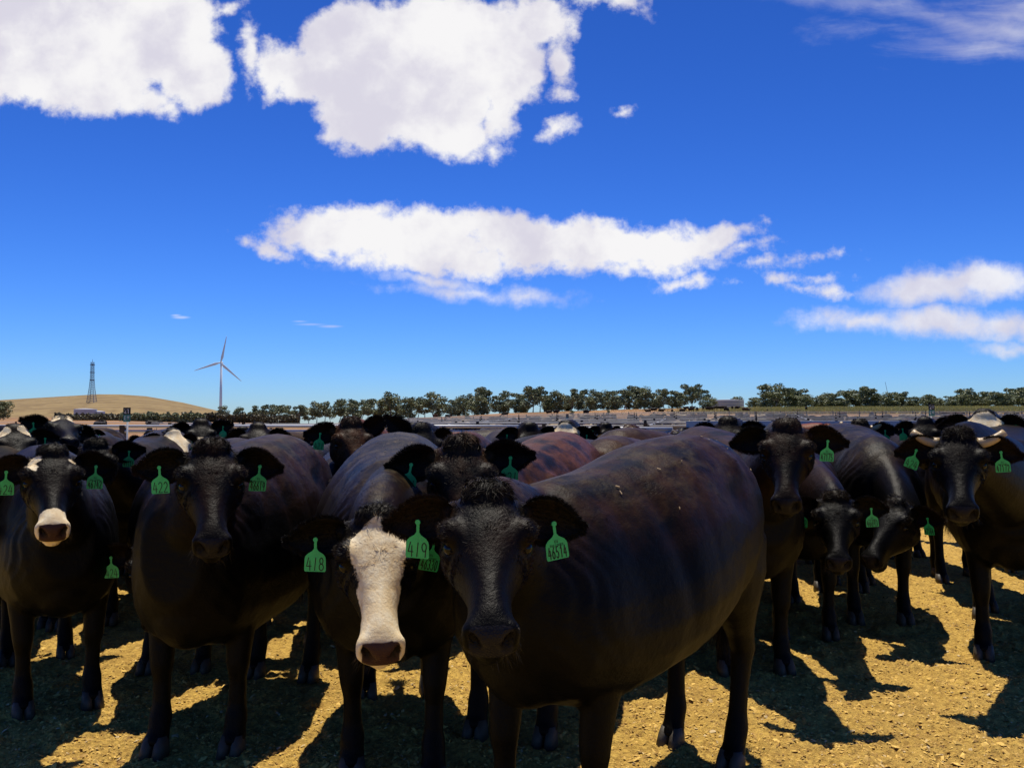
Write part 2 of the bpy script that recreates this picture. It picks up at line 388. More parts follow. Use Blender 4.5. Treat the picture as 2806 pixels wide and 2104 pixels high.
def build_ground():
    rows = [-8, -4, -1, 0.5, 1.5, 2.2, 2.8]
    yv = 3.2
    while yv < 20: rows.append(yv); yv += max(0.009, 0.75*yv*yv/(F*1.5))
    while yv < 4500: rows.append(yv); yv *= 1.045
    rows = np.array(rows)
    us = np.concatenate([np.linspace(-2.2, -0.66, 40, endpoint=False), np.linspace(-0.66, 0.66, 820), np.linspace(0.66, 2.2, 41)[1:]])
    off = np.where(rows < 3, 8.0, 0)*1.0
    S = np.maximum(rows, 3.0)+0.0
    S = np.where(rows < 3.2, 3.2, rows)
    X = us[None, :]*S[:, None]; Y = np.repeat(rows[:, None], len(us), 1)
    Z = terrain(X, Y)
    near = (Y < 20)*np.clip((20-Y)/8, 0, 1)
    # trampled litter: clods, hoof dents
    cl = fbm(X*16, Y*16, 4, 3, .6); dents = fbm(X*5, Y*5, 2, 9)
    Z = Z+near*((cl-.5)*0.034+(dents-.5)*0.055+np.clip(fbm(X*38, Y*38, 2, 21)-.52, 0, 1)*0.035)
    nr, nc = X.shape
    idx = np.arange(nr*nc).reshape(nr, nc)
    Q = np.stack([idx[:-1, :-1].ravel(), idx[:-1, 1:].ravel(), idx[1:, 1:].ravel(), idx[1:, :-1].ravel()], 1)
    me = mesh_from('ground', np.stack([X.ravel(), Y.ravel(), Z.ravel()], 1), Q, M['ground'])
    px = CX+F*X/np.maximum(Y, 10)
    C = np.zeros((nr*nc, 4), np.float32); C[:, 3] = 1
    x = px.ravel(); y = Y.ravel()
    dustc = np.array([0.36, 0.20, 0.095]); hillc = np.array([0.29, 0.208, 0.092]); penc = np.array([0.13, 0.088, 0.062]); brownc = np.array([0.36, 0.20, 0.08])
    base = np.tile(dustc, (len(x), 1))
    wp = (1-sstep(y, 120, 140))*sstep(x, 300, 380); base = base*(1-wp[:, None])+penc*wp[:, None]
    wb = sstep(y, 140, 150)*(1-sstep(y, 205, 230))*sstep(x, 480, 560); base = base*(1-wb[:, None])+brownc*wb[:, None]
    wh = sstep(y, 380, 460); base = base*(1-wh[:, None])+hillc*wh[:, None]
    wg = sstep(y, 205, 240)*(1-sstep(y, 380, 420))*sstep(x, 640, 800); base = base*(1-wg[:, None])+np.array([.36, .31, .11])*wg[:, None]
    C[:, :3] = base
    a = me.attributes.new('zone', 'FLOAT_COLOR', 'POINT'); a.data.foreach_set('color', C.ravel())
    tag(obj('ground', me), kind='structure')
build_ground()

# dry chips and clods strewn over the pen
def build_chips():
    n = 60000
    y = 3.3*np.exp(rng.random(n)*math.log(13/3.3)); x = (rng.random(n)*1.5-.75)*y
    z = (fbm(x*16, y*16, 4, 3, .6)-.5)*0.034+(fbm(x*5, y*5, 2, 9)-.5)*0.055+0.004
    s = rng.uniform(0.003, 0.010, n)*(1+1.1*(rng.random(n) < .07))
    a = rng.random(n)*6.283; tilt = rng.uniform(-.55, .55, (n, 2)); asp = rng.uniform(.3, .9, n)
    V = np.zeros((n, 5, 3)); base = np.array([(-1, -1, 0), (1, -.8, 0), (.8, 1, 0), (-.9, .8, 0), (0, 0, .45)])
    base = base[None]*np.array([1, 1, 1])+rng.uniform(-.3, .3, (n, 5, 3))*np.array([1, 1, .4])
    lx = base[:, :, 0]*s[:, None]; ly = base[:, :, 1]*(s*asp)[:, None]; lz = base[:, :, 2]*s[:, None]
    lz = lz+lx*tilt[:, :1]+ly*tilt[:, 1:]
    V[:, :, 0] = x[:, None]+lx*np.cos(a)[:, None]-ly*np.sin(a)[:, None]
    V[:, :, 1] = y[:, None]+lx*np.sin(a)[:, None]+ly*np.cos(a)[:, None]
    V[:, :, 2] = z[:, None]+lz
    t = np.array([(0, 1, 4), (1, 2, 4), (2, 3, 4), (3, 0, 4)])
    Fq = (np.arange(n)[:, None, None]*5+t[None]).reshape(-1, 3)
    tag(obj('dry_litter', mesh_from('dry_litter', V.reshape(-1, 3), Fq, M['chip'], smooth=False)), 'loose dry yellow chips and clods strewn over the pen floor', 'litter', kind='stuff')
build_chips()

# ------------------------------------------------------------------ stroke lettering
def arc(cx, cy, rx, ry, a0, a1, n=10):
    return [(cx+rx*math.cos(R(a)), cy+ry*math.sin(R(a))) for a in np.linspace(a0, a1, n)]
GL = {
 '0': [arc(.5, .5, .42, .5, 90, 450, 18)],
 '1': [[(.25, .8), (.55, 1), (.55, 0)]],
 'I': [[(.62, 1), (.42, 0)]],
 '2': [arc(.5, .72, .4, .28, 160, -40, 9)+[(.08, 0), (.95, 0)]],
 '3': [arc(.45, .75, .38, .25, 150, -80, 9), arc(.45, .27, .45, .27, 85, -150, 10)],
 '4': [[(.45, 1), (.05, .33), (.95, .33)], [(.72, .75), (.72, 0)]],
 '5': [[(.88, 1), (.2, 1), (.14, .56)]+arc(.45, .3, .43, .3, 110, -150, 11)],
 '6': [[(.75, 1), (.3, .66)]+arc(.5, .3, .4, .3, 165, 525, 16)],
 '7': [[(.05, 1), (.92, 1), (.4, 0)]],
 '8': [arc(.5, .76, .33, .24, -90, 270, 14), arc(.5, .26, .42, .26, 90, 450, 16)],
 '9': [arc(.5, .7, .4, .3, -15, 345, 16)+[(.88, .66), (.72, 0)]],
 'E': [[(.9, 1), (.1, 1), (.1, 0), (.9, 0)], [(.1, .52), (.75, .52)]],
 'U': [[(.1, 1), (.1, .3)]+arc(.5, .3, .4, .3, 180, 360, 8)+[(.9, 1)]],
 'S': [arc(.5, .75, .4, .25, 20, 270, 9)+arc(.5, .25, .4, .25, 90, -160, 9)],
 'C': [arc(.55, .5, .45, .5, 50, 310, 12)], 'O': [arc(.5, .5, .44, .5, 90, 450, 14)],
 'R': [[(.1, 0), (.1, 1)]+arc(.4, .74, .45, .26, 90, -90, 8)+[(.1, .48), (.9, 0)]],
}
def text_mesh(lines, mat, y=-0.0016, thick=0.0006):
    """lines: (text, centre x, baseline z, height, digit width, gap, stroke) drawn in the local x-z plane facing -y"""
    mb = MB()
    for (s, cx, z0, h, wd, gap, st) in lines:
        tot = len(s)*wd+(len(s)-1)*gap; x = cx-tot/2
        for ch in s:
            for pl in GL.get(ch, []):
                pts = [(x+a*wd, z0+b*h) for a, b in pl]
                for (ax, az), (bx, bz) in zip(pts[:-1], pts[1:]):
                    d = Vector((bx-ax, bz-az)); L = d.length
                    if L < 1e-6: continue
                    d /= L; nx, nz = -d.y*st/2, d.x*st/2; ex, ez = d.x*st*.35, d.y*st*.35
                    q = [(ax-ex+nx, az-ez+nz), (bx+ex+nx, bz+ez+nz), (bx+ex-nx, bz+ez-nz), (ax-ex-nx, az-ez-nz)]
                    V = [(p[0], y, p[1]) for p in q]+[(p[0], y+thick*.8, p[1]) for p in q]
                    mb.add(V, [(0, 1, 2, 3), (0, 4, 5, 1), (1, 5, 6, 2), (2, 6, 7, 3), (3, 7, 4, 0)])
            x += wd+gap
    return mb.mesh('lettering', mat)
def tag_outline():
    half = [(0.0045, 0.004), (0.0045, -0.026), (0.010, -0.034), (0.026, -0.044), (0.033, -0.052), (0.0355, -0.060), (0.0365, -0.098), (0.0335, -0.1035)]
    return half+[(-x, z) for x, z in half[::-1]]
def tag_mesh():
    o = tag_outline(); n = len(o)
    V = [(x, -0.001, z) for x, z in o]+[(x, 0.001, z) for x, z in o]
    Fs = [tuple(range(n)), tuple(range(2*n-1, n-1, -1))]+[(i, i+n, (i+1) % n+n, (i+1) % n) for i in range(n)]
    k = len(V)
    a = np.linspace(0, 2*math.pi, 10, endpoint=False)
    V += [(0.008*math.cos(t), -0.004, 0.004+0.008*math.sin(t)) for t in a]+[(0.008*math.cos(t), 0.002, 0.004+0.008*math.sin(t)) for t in a]
    Fs += [tuple(range(k, k+10))]+[(k+i, k+10+i, k+10+(i+1) % 10, k+(i+1) % 10) for i in range(10)]
    return mesh_from('ear_tag', V, Fs, M['tag'], smooth=False)
TAGM = tag_mesh()
def number_mesh(s):
    if len(s) <= 3:
        return text_mesh([(s.replace('1', 'I'), 0, -0.099, 0.042, 0.0165, 0.0045, 0.0030)], M['ink'])
    return text_mesh([(s, 0, -0.099, 0.034, 0.0086, 0.0040, 0.0034), ('SUCCOURS', 0, -0.0635, 0.006, 0.0042, 0.0014, 0.0011), ('EU', 0, -0.053, 0.007, 0.0045, 0.0018, 0.0012)], M['ink'])

# ------------------------------------------------------------------ cattle
SE = 24
def ring(c, ax, ay, hw, hh, e=0.9, topn=0.0, n=SE):
    """ring in the plane of ax (sideways) and ay (up); topn narrows the top (+) or the bottom (-)"""
    t = np.linspace(0, 2*math.pi, n, endpoint=False)
    cs, sn = np.cos(t), np.sin(t)
    yy = np.sign(cs)*np.abs(cs)**e; zz = np.sign(sn)*np.abs(sn)**e
    yy = yy*(1-topn*zz)
    return np.array(c)[None]+np.outer(yy*hw, ax)+np.outer(zz*hh, ay)
def ellipsoid(c, r, n=12, ax=None):
    u = np.linspace(0.05, math.pi-.05, n)
    rr = []
    for a in u:
        t = np.linspace(0, 2*math.pi, n+4, endpoint=False)
        p = np.stack([np.full_like(t, -math.cos(a))*r[0], math.sin(a)*np.cos(t)*r[1], math.sin(a)*np.sin(t)*r[2]], 1)
        if ax is not None: p = p @ np.array(ax).T
        rr.append(p+np.array(c))
    return loft(np.array(rr))
X3, Y3, Z3 = np.eye(3)
#            x     zc    hh    hw    top
BODY = [(-.84, 1.13, .05, .05, 0), (-.82, 1.12, .14, .11, .05), (-.76, 1.095, .23, .185, .08), (-.63, 1.06, .32, .255, .12), (-.45, 1.035, .365, .295, .14),
        (-.25, .998, .390, .325, .16), (-.05, .975, .402, .350, .18), (.12, .958, .400, .352, .20), (.30, .948, .398, .325, .24), (.45, .936, .402, .290, .26),
        (.58, .938, .387, .270, .25), (.70, .935, .350, .245, .20), (.80, .955, .27, .195, .1), (.87, .955, .18, .13, 0)]
HEAD = [(-.065, -.01, -.12, .058, 0), (-.04, .03, -.16, .090, -.05), (0.0, .046, -.185, .112, 0), (.05, .050, -.215, .125, .0), (.10, .046, -.230, .131, .02), (.15, .037, -.228, .125, .02),
        (.20, .026, -.208, .098, -.02), (.255, .018, -.178, .073, -.02), (.31, .014, -.152, .058, .0), (.365, .010, -.138, .058, .0), (.405, .006, -.132, .068, .0),
        (.440, -.004, -.127, .076, .05), (.462, -.016, -.118, .071, .05), (.474, -.032, -.102, .048, 0)]
HL = .93
def cow_prims(p, Hm):
    """Hm: 4x4 head frame in unit body space"""
    out = []
    fat = p.get('fat', 1.0)
    rings = [ring((x, 0, zc), Y3, Z3, hw*fat, hh, .88 if .9 > abs(x) else .95, tn) for x, zc, hh, hw, tn in BODY]
    out.append(loft(np.array(rings)))
    hx, hy, hz = [np.array(Hm.col[i][:3]) for i in range(3)]; ho = np.array(Hm.col[3][:3])
    # belly and brisket, hooks, shoulders, haunches
    out.append(ellipsoid((.0, 0, .78), (.52, .29*fat, .20)))
    out.append(ellipsoid((.68, 0, .74), (.16, .16, .18)))
    for s in (1, -1):
        out.append(ellipsoid((.50, s*.150, .95), (.20, .120, .30)))
        out.append(ellipsoid((.56, s*.17, .84), (.15, .10, .16)))
        out.append(ellipsoid((-.56, s*.15, 1.04), (.23, .14, .27)))
        out.append(ellipsoid((-.76, s*.09, 1.17), (.08, .07, .09)))
    out.append(ellipsoid((.44, 0, 1.26), (.22, .07, .08)))
    wd_ = p.get('wd', .025)
    for v, _f in out:
        v[:, 2] -= wd_*sstep(v[:, 0], -.35, .45)*sstep(v[:, 2], .6, 1.15)
    dp_ = p.get('deep', .02)
    for v, _f in out:
        v[:, 2] -= dp_*sstep(.98-v[:, 2], 0, .3)*sstep(v[:, 2], .35, .5)*sstep(v[:, 0], -.1 if p.get('deep', 0) < .04 else -.6, .4 if p.get('deep', 0) < .04 else -.2)
    # neck
    p0 = np.array((.50, 0, 1.02-wd_*.9)); p3 = ho-hx*.015-hz*.095
    dv = (p3-p0); L = np.linalg.norm(dv); dv /= L
    arr = dv*.62+hx*.38; arr /= np.linalg.norm(arr)
    p1 = p0+np.array((.9, 0, .10+.35*dv[2]))*L*.38; p2 = p3-arr*L*.33
    rings = []
    for t in np.linspace(0, 1, 11):
        q = (1-t)**3*p0+3*(1-t)**2*t*p1+3*(1-t)*t*t*p2+t**3*p3
        d = 3*(1-t)**2*(p1-p0)+6*(1-t)*t*(p2-p1)+3*t*t*(p3-p2); d /= np.linalg.norm(d)
        side = Y3*(1-t)+hy*t; side = side-d*side.dot(d); side /= np.linalg.norm(side); up = np.cross(d, side)
        hh = np.interp(t, [0, .3, .6, .85, 1], [.305, .265, .215, .165, .125]); hw = np.interp(t, [0, .3, .6, .85, 1], [.185, .165, .135, .112, .088])
        rings.append(ring(q-up*np.interp(t, [0, .5, 1], [.0, .035, 0]), side, up, hw, hh, .95, .18))
    out.append(loft(np.array(rings)))
    # head
    rings = [ring(ho+hx*x*HL+hz*(zt+zb)/2, hy, hz, hw, (zt-zb)/2, .80, -.0+tn+(.18 if .2 < x < .47 else .06), 28) for x, zt, zb, hw, tn in HEAD]
    # jaw narrows downwards
    for k, (x, zt, zb, hw, tn) in enumerate(HEAD):
        r_ = rings[k]; loc = (r_-ho) @ np.stack([hx, hy, hz], 1)
        zn = np.clip((loc[:, 2]-(zt+zb)/2)/((zt-zb)/2), -1, 1)
        loc[:, 1] *= np.where(zn < 0, 1+zn*.30, 1.0)
        rings[k] = ho+loc @ np.stack([hx, hy, hz], 0)
    out.append(loft(np.array(rings)))
    A = np.stack([hx*HL, hy, hz], 1)
    for s in (1, -1):
        out.append(ellipsoid(ho+A @ (.115, s*.103, .008), (.048, .034, .036), ax=A))      # brow
        out.append(ellipsoid(ho+A @ (.08, s*.072, -.135), (.085, .050, .085), ax=A))      # cheek
        out.append(ellipsoid(ho+A @ (.434, s*.048, -.046), (.034, .028, .038), ax=A))     # nostril wing
        out.append(ellipsoid(ho+A @ (-.01, s*.095, -.035), (.035, .04, .04), ax=A))       # ear base
    out.append(ellipsoid(ho+A @ (-.015, 0, .040), (.055, .075, .035), ax=A))              # poll
    out.append(ellipsoid(ho+A @ (.39, 0, -.142), (.07, .05, .03), ax=A))                 # chin
    # legs
    st = p.get('stance', (0, 0, 0, 0))
    feet = []
    for i, s in enumerate((1, -1)):
        o = st[i]
        J = [(.50, .16, 1.0, .15, .085), (.50, .185, .80, .125, .095), (.515, .185, .66, .088, .078), (.53, .178, .53, .066, .060), (.54, .172, .44, .058, .055), (.545, .170, .385, .052, .050),
             (.54, .168, .31, .040, .037), (.54, .166, .21, .041, .039), (.545, .165, .155, .052, .050), (.562, .165, .105, .046, .048), (.578, .165, .065, .056, .054), (.582, .165, .05, .05, .05)]
        rr = []
        for (x, y, z, rx, ry) in J:
            k = np.clip((.95-z)/.9, 0, 1); rr.append(ring((x+o*k, s*y, z), X3, Y3, rx, ry, 1.0, 0, 16))
        out.append(loft(np.array(rr))); feet.append((.59+o, s*.165))
    for i, s in enumerate((1, -1)):
        o = st[2+i]
        J = [(-.55, .14, 1.12, .20, .10), (-.58, .165, .95, .225, .125), (-.58, .175, .82, .20, .120), (-.585, .178, .71, .145, .10), (-.615, .176, .62, .098, .076), (-.66, .172, .545, .072, .056), (-.695, .170, .475, .064, .050),
             (-.685, .168, .42, .050, .043), (-.672, .166, .33, .042, .038), (-.662, .165, .22, .043, .040), (-.655, .165, .158, .052, .050), (-.632, .165, .105, .046, .048), (-.612, .165, .065, .056, .054), (-.608, .165, .05, .05, .05)]
        rr = []
        for (x, y, z, rx, ry) in J:
            k = np.clip((.95-z)/.9, 0, 1); rr.append(ring((x+o*k, s*y, z), X3, Y3, rx, ry, 1.0, 0, 16))
        out.append(loft(np.array(rr))); feet.append((-.60+o, s*.165))
    # tail
    ts = p.get('tail', 0.0)
    pts = [(-.80, 0, 1.27), (-.87, 0, 1.24), (-.905, 0, 1.10), (-.90, ts*.3, .90), (-.88, ts, .66)]
    rr = [ring(q, Y3, X3 if i > 1 else Z3, r_, r_, 1, 0, 10) for i, (q, r_) in enumerate(zip(pts, (.05, .045, .034, .026, .020)))]
    out.append(loft(np.array(rr)))
    return out, feet, (-.88, ts, .66)

def ear_geo(Hm, side, p):
    hx, hy, hz = [np.array(Hm.col[i][:3]) for i in range(3)]; ho = np.array(Hm.col[3][:3])
    fw = np.array((hx[0], hx[1], 0.0)); fw += 1e-3; fw /= np.linalg.norm(fw)
    upw = np.array((0, 0, 1.0))
    droop, back = p
    lat = hy*side
    e = lat*math.cos(droop)-(upw*.75+hz*-.0)*math.sin(droop)-fw*back; e /= np.linalg.norm(e)
    n = fw*.92-upw*.22+lat*.10; n = n-e*e.dot(n); n /= np.linalg.norm(n)
    wd = np.cross(e, n)
    if wd[2] < 0: wd = -wd
    base = ho+hx*.005+hy*side*.088-hz*.030
    L = .205; NU, NV = 16, 11
    g = np.zeros((2, NU, NV, 3))
    for i, u in enumerate(np.linspace(0, 1, NU)):
        wv = .028*(1-u)**1.5+(.055*math.sin(math.pi*min(1, u**.9))**.85)*(1 if u < .98 else .6)
        wv = max(wv, .006); curl = np.interp(u, [0, .3, .7, 1], [.034, .036, .022, .006])
        for j, v in enumerate(np.linspace(-1, 1, NV)):
            c = base+e*L*(u*1.0)+wd*(v*wv)-upw*0.0+n*((v*v-.55)*curl)
            c = c-wd*.018*(u*u)
            th_ = .010*(1-abs(v)**3)*(1-.4*u)+.0015
            g[0, i, j] = c+n*th_*.5; g[1, i, j] = c-n*th_*.5
    V = g.reshape(-1, 3); Fs = []
    id_ = lambda a, i, j: a*NU*NV+i*NV+j
    for i in range(NU-1):
        for j in range(NV-1):
            Fs.append((id_(0, i, j), id_(0, i, j+1), id_(0, i+1, j+1), id_(0, i+1, j)))
            Fs.append((id_(1, i, j), id_(1, i+1, j), id_(1, i+1, j+1), id_(1, i, j+1)))
    edge = [(i, 0) for i in range(NU)]+[(NU-1, j) for j in range(1, NV)]+[(i, NV-1) for i in range(NU-2, -1, -1)]
    for (a, b), (c, d) in zip(edge[:-1], edge[1:]):
        Fs.append((id_(0, a, b), id_(0, c, d), id_(1, c, d), id_(1, a, b)))
    pin = base+e*L*.52+n*.016-wd*.012
    return V, Fs, dict(g=g, e=e, n=n, wd=wd, pin=pin, L=L)

def patch_field(kind, h):
    x, y, z = h[:, 0]*np.where(h[:, 0] > 0, 1.14, 1), h[:, 1], h[:, 2]; ay = np.abs(y)
    far = np.full(len(x), -1.0)
    if kind is None: return far
    if kind == 'blaze':
        wv = np.interp(x, [-.01, .03, .09, .15, .19, .25, .33, .40, .45, .50], [-.03, .035, .088, .094, .078, .066, .062, .066, .13, .16])
        f = np.minimum(wv-ay, z-np.interp(x, [.15, .25, .38, .43, .5], [-.02, -.035, -.05, -.16, -.2]))
        f = np.minimum(f, x-.0); return np.minimum(f, .58-x)
    if kind == 'muzzle':
        return np.minimum(x-.405-.25*np.abs(ay-.05)*(z > -.05)+np.where((z > -.02), -.015, 0), .6-x)
    if kind == 'spots':
        a = .030-np.hypot(x-.045, (y+.075)*1.0); b = .018-np.hypot(x-.05, y-.085); c = .022-np.hypot((x-.10)*.7, y+.085)
        m = np.minimum(x-.40+np.where(z > -.02, -.01, 0), .6-x)
        return np.maximum(np.maximum(np.maximum(a, b), c), m)
    if kind == 'whiteface':
        return np.minimum(np.minimum(.108-ay+.03*np.sin(x*40), z+.12), np.minimum(x+.012-.2*ay, .6-x))
    if kind == 'crown':
        a = .05-np.hypot((x-.02)*1.2, y-.06); b = .045-np.hypot(x-.03, (y+.07)); return np.maximum(a, b)
    if kind == 'bridge':
        return np.minimum(np.minimum(.045-ay, z+.02), np.minimum(x-.22, .40-x))
    return far

def remesh(V, Fs, voxel, it=4):
    me = bpy.data.meshes.new('tmp'); me.from_pydata([tuple(v) for v in V], [], Fs); me.update()
    o = bpy.data.objects.new('tmp', me); col.objects.link(o)
    m = o.modifiers.new('r', 'REMESH'); m.mode = 'VOXEL'; m.voxel_size = voxel; m.adaptivity = 0
    s = o.modifiers.new('s', 'SMOOTH'); s.factor = .5; s.iterations = it
    bpy.context.view_layer.update()
    dg = bpy.context.evaluated_depsgraph_get()
    e = o.evaluated_get(dg).to_mesh()
    n = len(e.vertices); co = np.empty(n*3, np.float32); e.vertices.foreach_get('co', co)
    k = len(e.polygons); lt = np.empty(k, np.int32); e.polygons.foreach_get('loop_total', lt)
    li = np.empty(len(e.loops), np.int32); e.loops.foreach_get('vertex_index', li)
    o.evaluated_get(dg).to_mesh_clear()
    bpy.data.objects.remove(o); bpy.data.meshes.remove(me)
    if (lt == 4).all(): return co.reshape(-1, 3).astype(float), li.reshape(-1, 4)
    raise RuntimeError('non quad remesh')

def vnormals(V, Q):
    n = np.cross(V[Q[:, 2]]-V[Q[:, 0]], V[Q[:, 3]]-V[Q[:, 1]])
    vn = np.zeros_like(V)
    for k in range(4): np.add.at(vn, Q[:, k], n)
    return vn/np.maximum(np.linalg.norm(vn, axis=1, keepdims=True), 1e-9)

def strands(roots, dirs, bend, length, width, attrs, nseg=3):
    """tapered ribbons; bend is added progressively to the direction"""
    n = len(roots)
    side = np.cross(dirs, rng.normal(size=(n, 3))); side /= np.maximum(np.linalg.norm(side, axis=1, keepdims=True), 1e-9)
    V = np.zeros((n, nseg*2+1, 3)); p = roots.copy(); d = dirs.copy()
    for k in range(nseg):
        wk = width*(1-.45*k/nseg)
        V[:, 2*k] = p-side*wk[:, None]; V[:, 2*k+1] = p+side*wk[:, None]
        d = d+bend; d /= np.linalg.norm(d, axis=1, keepdims=True); p = p+d*(length/nseg)[:, None]
    V[:, -1] = p
    m = nseg*2+1; Fs = []
    b = np.arange(n)*m
    T = []
    for k in range(nseg-1):
        T.append(np.stack([b+2*k, b+2*k+1, b+2*k+3], 1)); T.append(np.stack([b+2*k, b+2*k+3, b+2*k+2], 1))
    T.append(np.stack([b+m-3, b+m-2, b+m-1], 1))
    return V.reshape(-1, 3), np.vstack(T), {k: np.repeat(v, m) for k, v in attrs.items()}

def hoof_mesh():
    mb = MB()
    for s in (1, -1):
        rr = [ring((-.012, s*.026, .085), X3, Y3, .036, .022, .9, 0, 12), ring((0, s*.028, .05), X3, Y3, .050, .0265, .85, 0, 12), ring((.012, s*.029, .0), X3, Y3, .062, .029, .8, 0, 12)]
        V, Fs = loft(np.array(rr)); mb.add(V, Fs)
    return mb.mesh('hoof', M['hoof'], True)
HOOF = hoof_mesh()
EYE_V, EYE_F = ellipsoid((0, 0, 0), (1, 1, 1), 10)

def build_cow(name, p, label, group=None, lod=0, cat='cow'):
    """p: pos (x, y), yaw in degrees (direction the body points), s scale, head = world poll point, hyaw (world, degrees) / pitch / roll, patch, tags"""
    s = p.get('s', 1.0); yaw = R(p['yaw'])
    root = empty(name, (p['pos'][0], p['pos'][1], p.get('z', 0.0)), yaw)
    tag(root, label, cat, group)
    Rb = Matrix.Rotation(-yaw, 3, 'Z')
    hp = (Rb @ (Vector(p['head'])-root.location))/s
    hyaw = R(p['hyaw'])-yaw
    Rh = (Matrix.Rotation(hyaw, 3, 'Z') @ Matrix.Rotation(R(p['pitch']), 3, 'Y') @ Matrix.Rotation(R(p.get('roll', 0)), 3, 'X'))
    Hm = Rh.to_4x4(); Hm.translation = hp
    hs = p.get('hs', 1.0)       # head size
    prims, feet, tailend = cow_prims(p, Matrix(Hm))
    V = []; Fs = []; n = 0
    for v, f in prims: V.append(v); Fs += [tuple(i+n for i in q) for q in f]; n += len(v)
    vox = (0.0125, 0.018, 0.026)[lod]
    V, Q = remesh(np.vstack(V), Fs, vox, (3, 3, 2)[lod])
    hx, hy, hz = [np.array(Hm.col[i][:3]) for i in range(3)]; ho = np.array(Hm.col[3][:3])
    A = np.stack([hx*HL, hy, hz], 1); Ai = np.stack([hx/HL, hy, hz], 1)
    h = (V-ho) @ Ai
    vn = vnormals(V, Q)
    inhead = (h[:, 0] > -.12) & (np.abs(h[:, 1]) < .2) & (h[:, 2] < .12) & (h[:, 2] > -.30) & (h[:, 0] < .6)
    cav = np.zeros(len(V))
    if lod < 2:
        x, y, z = V.T; tors = (~inhead)*(x < .95)*sstep(np.abs(y), .12, .2)
        def g(cx, cz, rx, rz): return np.exp(-((x-cx)/rx)**2-((z-cz)/rz)**2)
        disp = -.030*g(-.34, 1.17, .11, .085)-.016*g(.24, 1.02, .045, .22)-.014*g(-.30, .82, .05, .14)+.012*g(-.46, 1.27, .05, .04)
        disp += .0013*np.sin((x+.12*z)*2*math.pi/.085)*g(.0, .95, .22, .2)
        disp += .010*g(.62, .86, .06, .08)
        nk = g(.74, .98, .14, .26)*(x > .5); disp += nk*.0032*np.sin((x*.9-z*.35+.03*np.sin(z*21))*2*math.pi/.062)
        disp += .006*(fbm(x*9+5, z*9+y*3, 3, 31)-.5)
        V = V+vn*(disp*tors)[:, None]; vn = vnormals(V, Q)
    # eye sockets, nostrils, mouth line pressed into the head
    for sd_ in (1, -1):
        d = np.sqrt(((h[:, 0]-.142)/.036)**2+((h[:, 1]-sd_*.118)/.05)**2+((h[:, 2]+.028)/.024)**2)
        V -= vn*(0.012*np.clip(1-d, 0, 1)*inhead)[:, None]
        d = np.sqrt(((h[:, 0]-.466)/.05)**2+((h[:, 1]-sd_*(.041+(h[:, 2]+.05)*.35))/.015)**2+((h[:, 2]+.048)/.024)**2)
        V -= hx[None]*(0.030*np.clip(1.3-d, 0, 1)*inhead)[:, None]
        cav = np.maximum(cav, sstep(1.25-d, 0, .5)*inhead*(h[:, 0] > .41))
    d = np.abs(h[:, 2]+.114+.10*(.46-h[:, 0]))/.010
    V -= vn*(0.006*np.clip(1-d, 0, 1)*((h[:, 0] > .32) & inhead))[:, None]
    h = (V-ho) @ Ai
    pf = np.where(inhead, patch_field(p.get('patch'), h), -1.0)
    zfront = h[:, 2]
    nose = sstep(h[:, 0], .436, .448)*(1-sstep(np.abs(h[:, 1]), .049, .061))*(1-sstep(-zfront, .092, .102))*sstep(-zfront, .004, .012)*inhead; nose = np.maximum(nose, cav)
    brown = np.full(len(V), float(p.get('brown', 0.3))); brown *= np.where(inhead, .45, 1)*(.02+.98*sstep(V[:, 2], .92, 1.28))  # bleached brown on top; shade of the lower sides painted in by its fade
    dust = sstep(V[:, 2], 1.02, 1.34)*p.get('dust', .6)*(~inhead)+np.where(inhead & (h[:, 0] < .06), .25, 0)  # dusty coat plus sunlit topline put into the colour, stronger with height
    AT = dict(patch=pf, nose=nose, brown=brown, dust=dust, rnd=np.zeros(len(V)), cavity=cav)
    # ears
    ears = []
    allV = [V]; allF = [Q]; k = len(V)
    ATl = {a: [v] for a, v in AT.items()}
    for sd_, key in ((1, 'earL'), (-1, 'earR')):
        ev, ef, info = ear_geo(Hm, sd_, p.get(key, (R(8), .25)))
        allV.append(ev); allF.append(np.array([tuple(i+k for i in f) for f in ef])); k += len(ev); ears.append(info)
        for a in ATl: ATl[a].append(np.full(len(ev), {'patch': -1.0, 'brown': .15}.get(a, 0.0)))
    V2 = np.vstack(allV); Q2 = np.vstack(allF); AT2 = {a: np.concatenate(v) for a, v in ATl.items()}
    me = mesh_from('body', V2*s, Q2, COAT, True, AT2)
    body = obj('body', me, root); cc_ = tuple(p.get('coat', (0.0016, 0.0014, 0.0013)))+(1,); body.color = cc_
    # hair
    if lod < 2:
        nb = (38000, 11000)[lod]
        tri_c = V[Q].mean(1); hc = (tri_c-ho) @ Ai
        fn = np.cross(V[Q[:, 2]]-V[Q[:, 0]], V[Q[:, 3]]-V[Q[:, 1]]); ar = np.linalg.norm(fn, axis=1)/2; fn /= np.maximum(ar[:, None]*2, 1e-12)
        okk = (hc[:, 0] > -.10) & (hc[:, 0] < .43) & (np.abs(hc[:, 1]) < .16) & (hc[:, 2] > -.26) & (hc[:, 2] < .1)
        okk &= np.sqrt((hc[:, 0]-.142)**2+(np.abs(hc[:, 1])-.11)**2+(hc[:, 2]+.028)**2) > .027
        wt = ar*okk*np.where(hc[:, 0] < .2, 2.0, .9)*np.where(hc[:, 2] > -.12, 1, .4); wt /= wt.sum()
        fi = rng.choice(len(Q), nb, p=wt)
        a_, b_ = rng.random((2, nb, 1)); C4 = V[Q[fi]]
        rt = (C4[:, 0]*(1-a_)+C4[:, 1]*a_)*(1-b_)+(C4[:, 3]*(1-a_)+C4[:, 2]*a_)*b_
        nn = fn[fi]; hl = (rt-ho) @ Ai
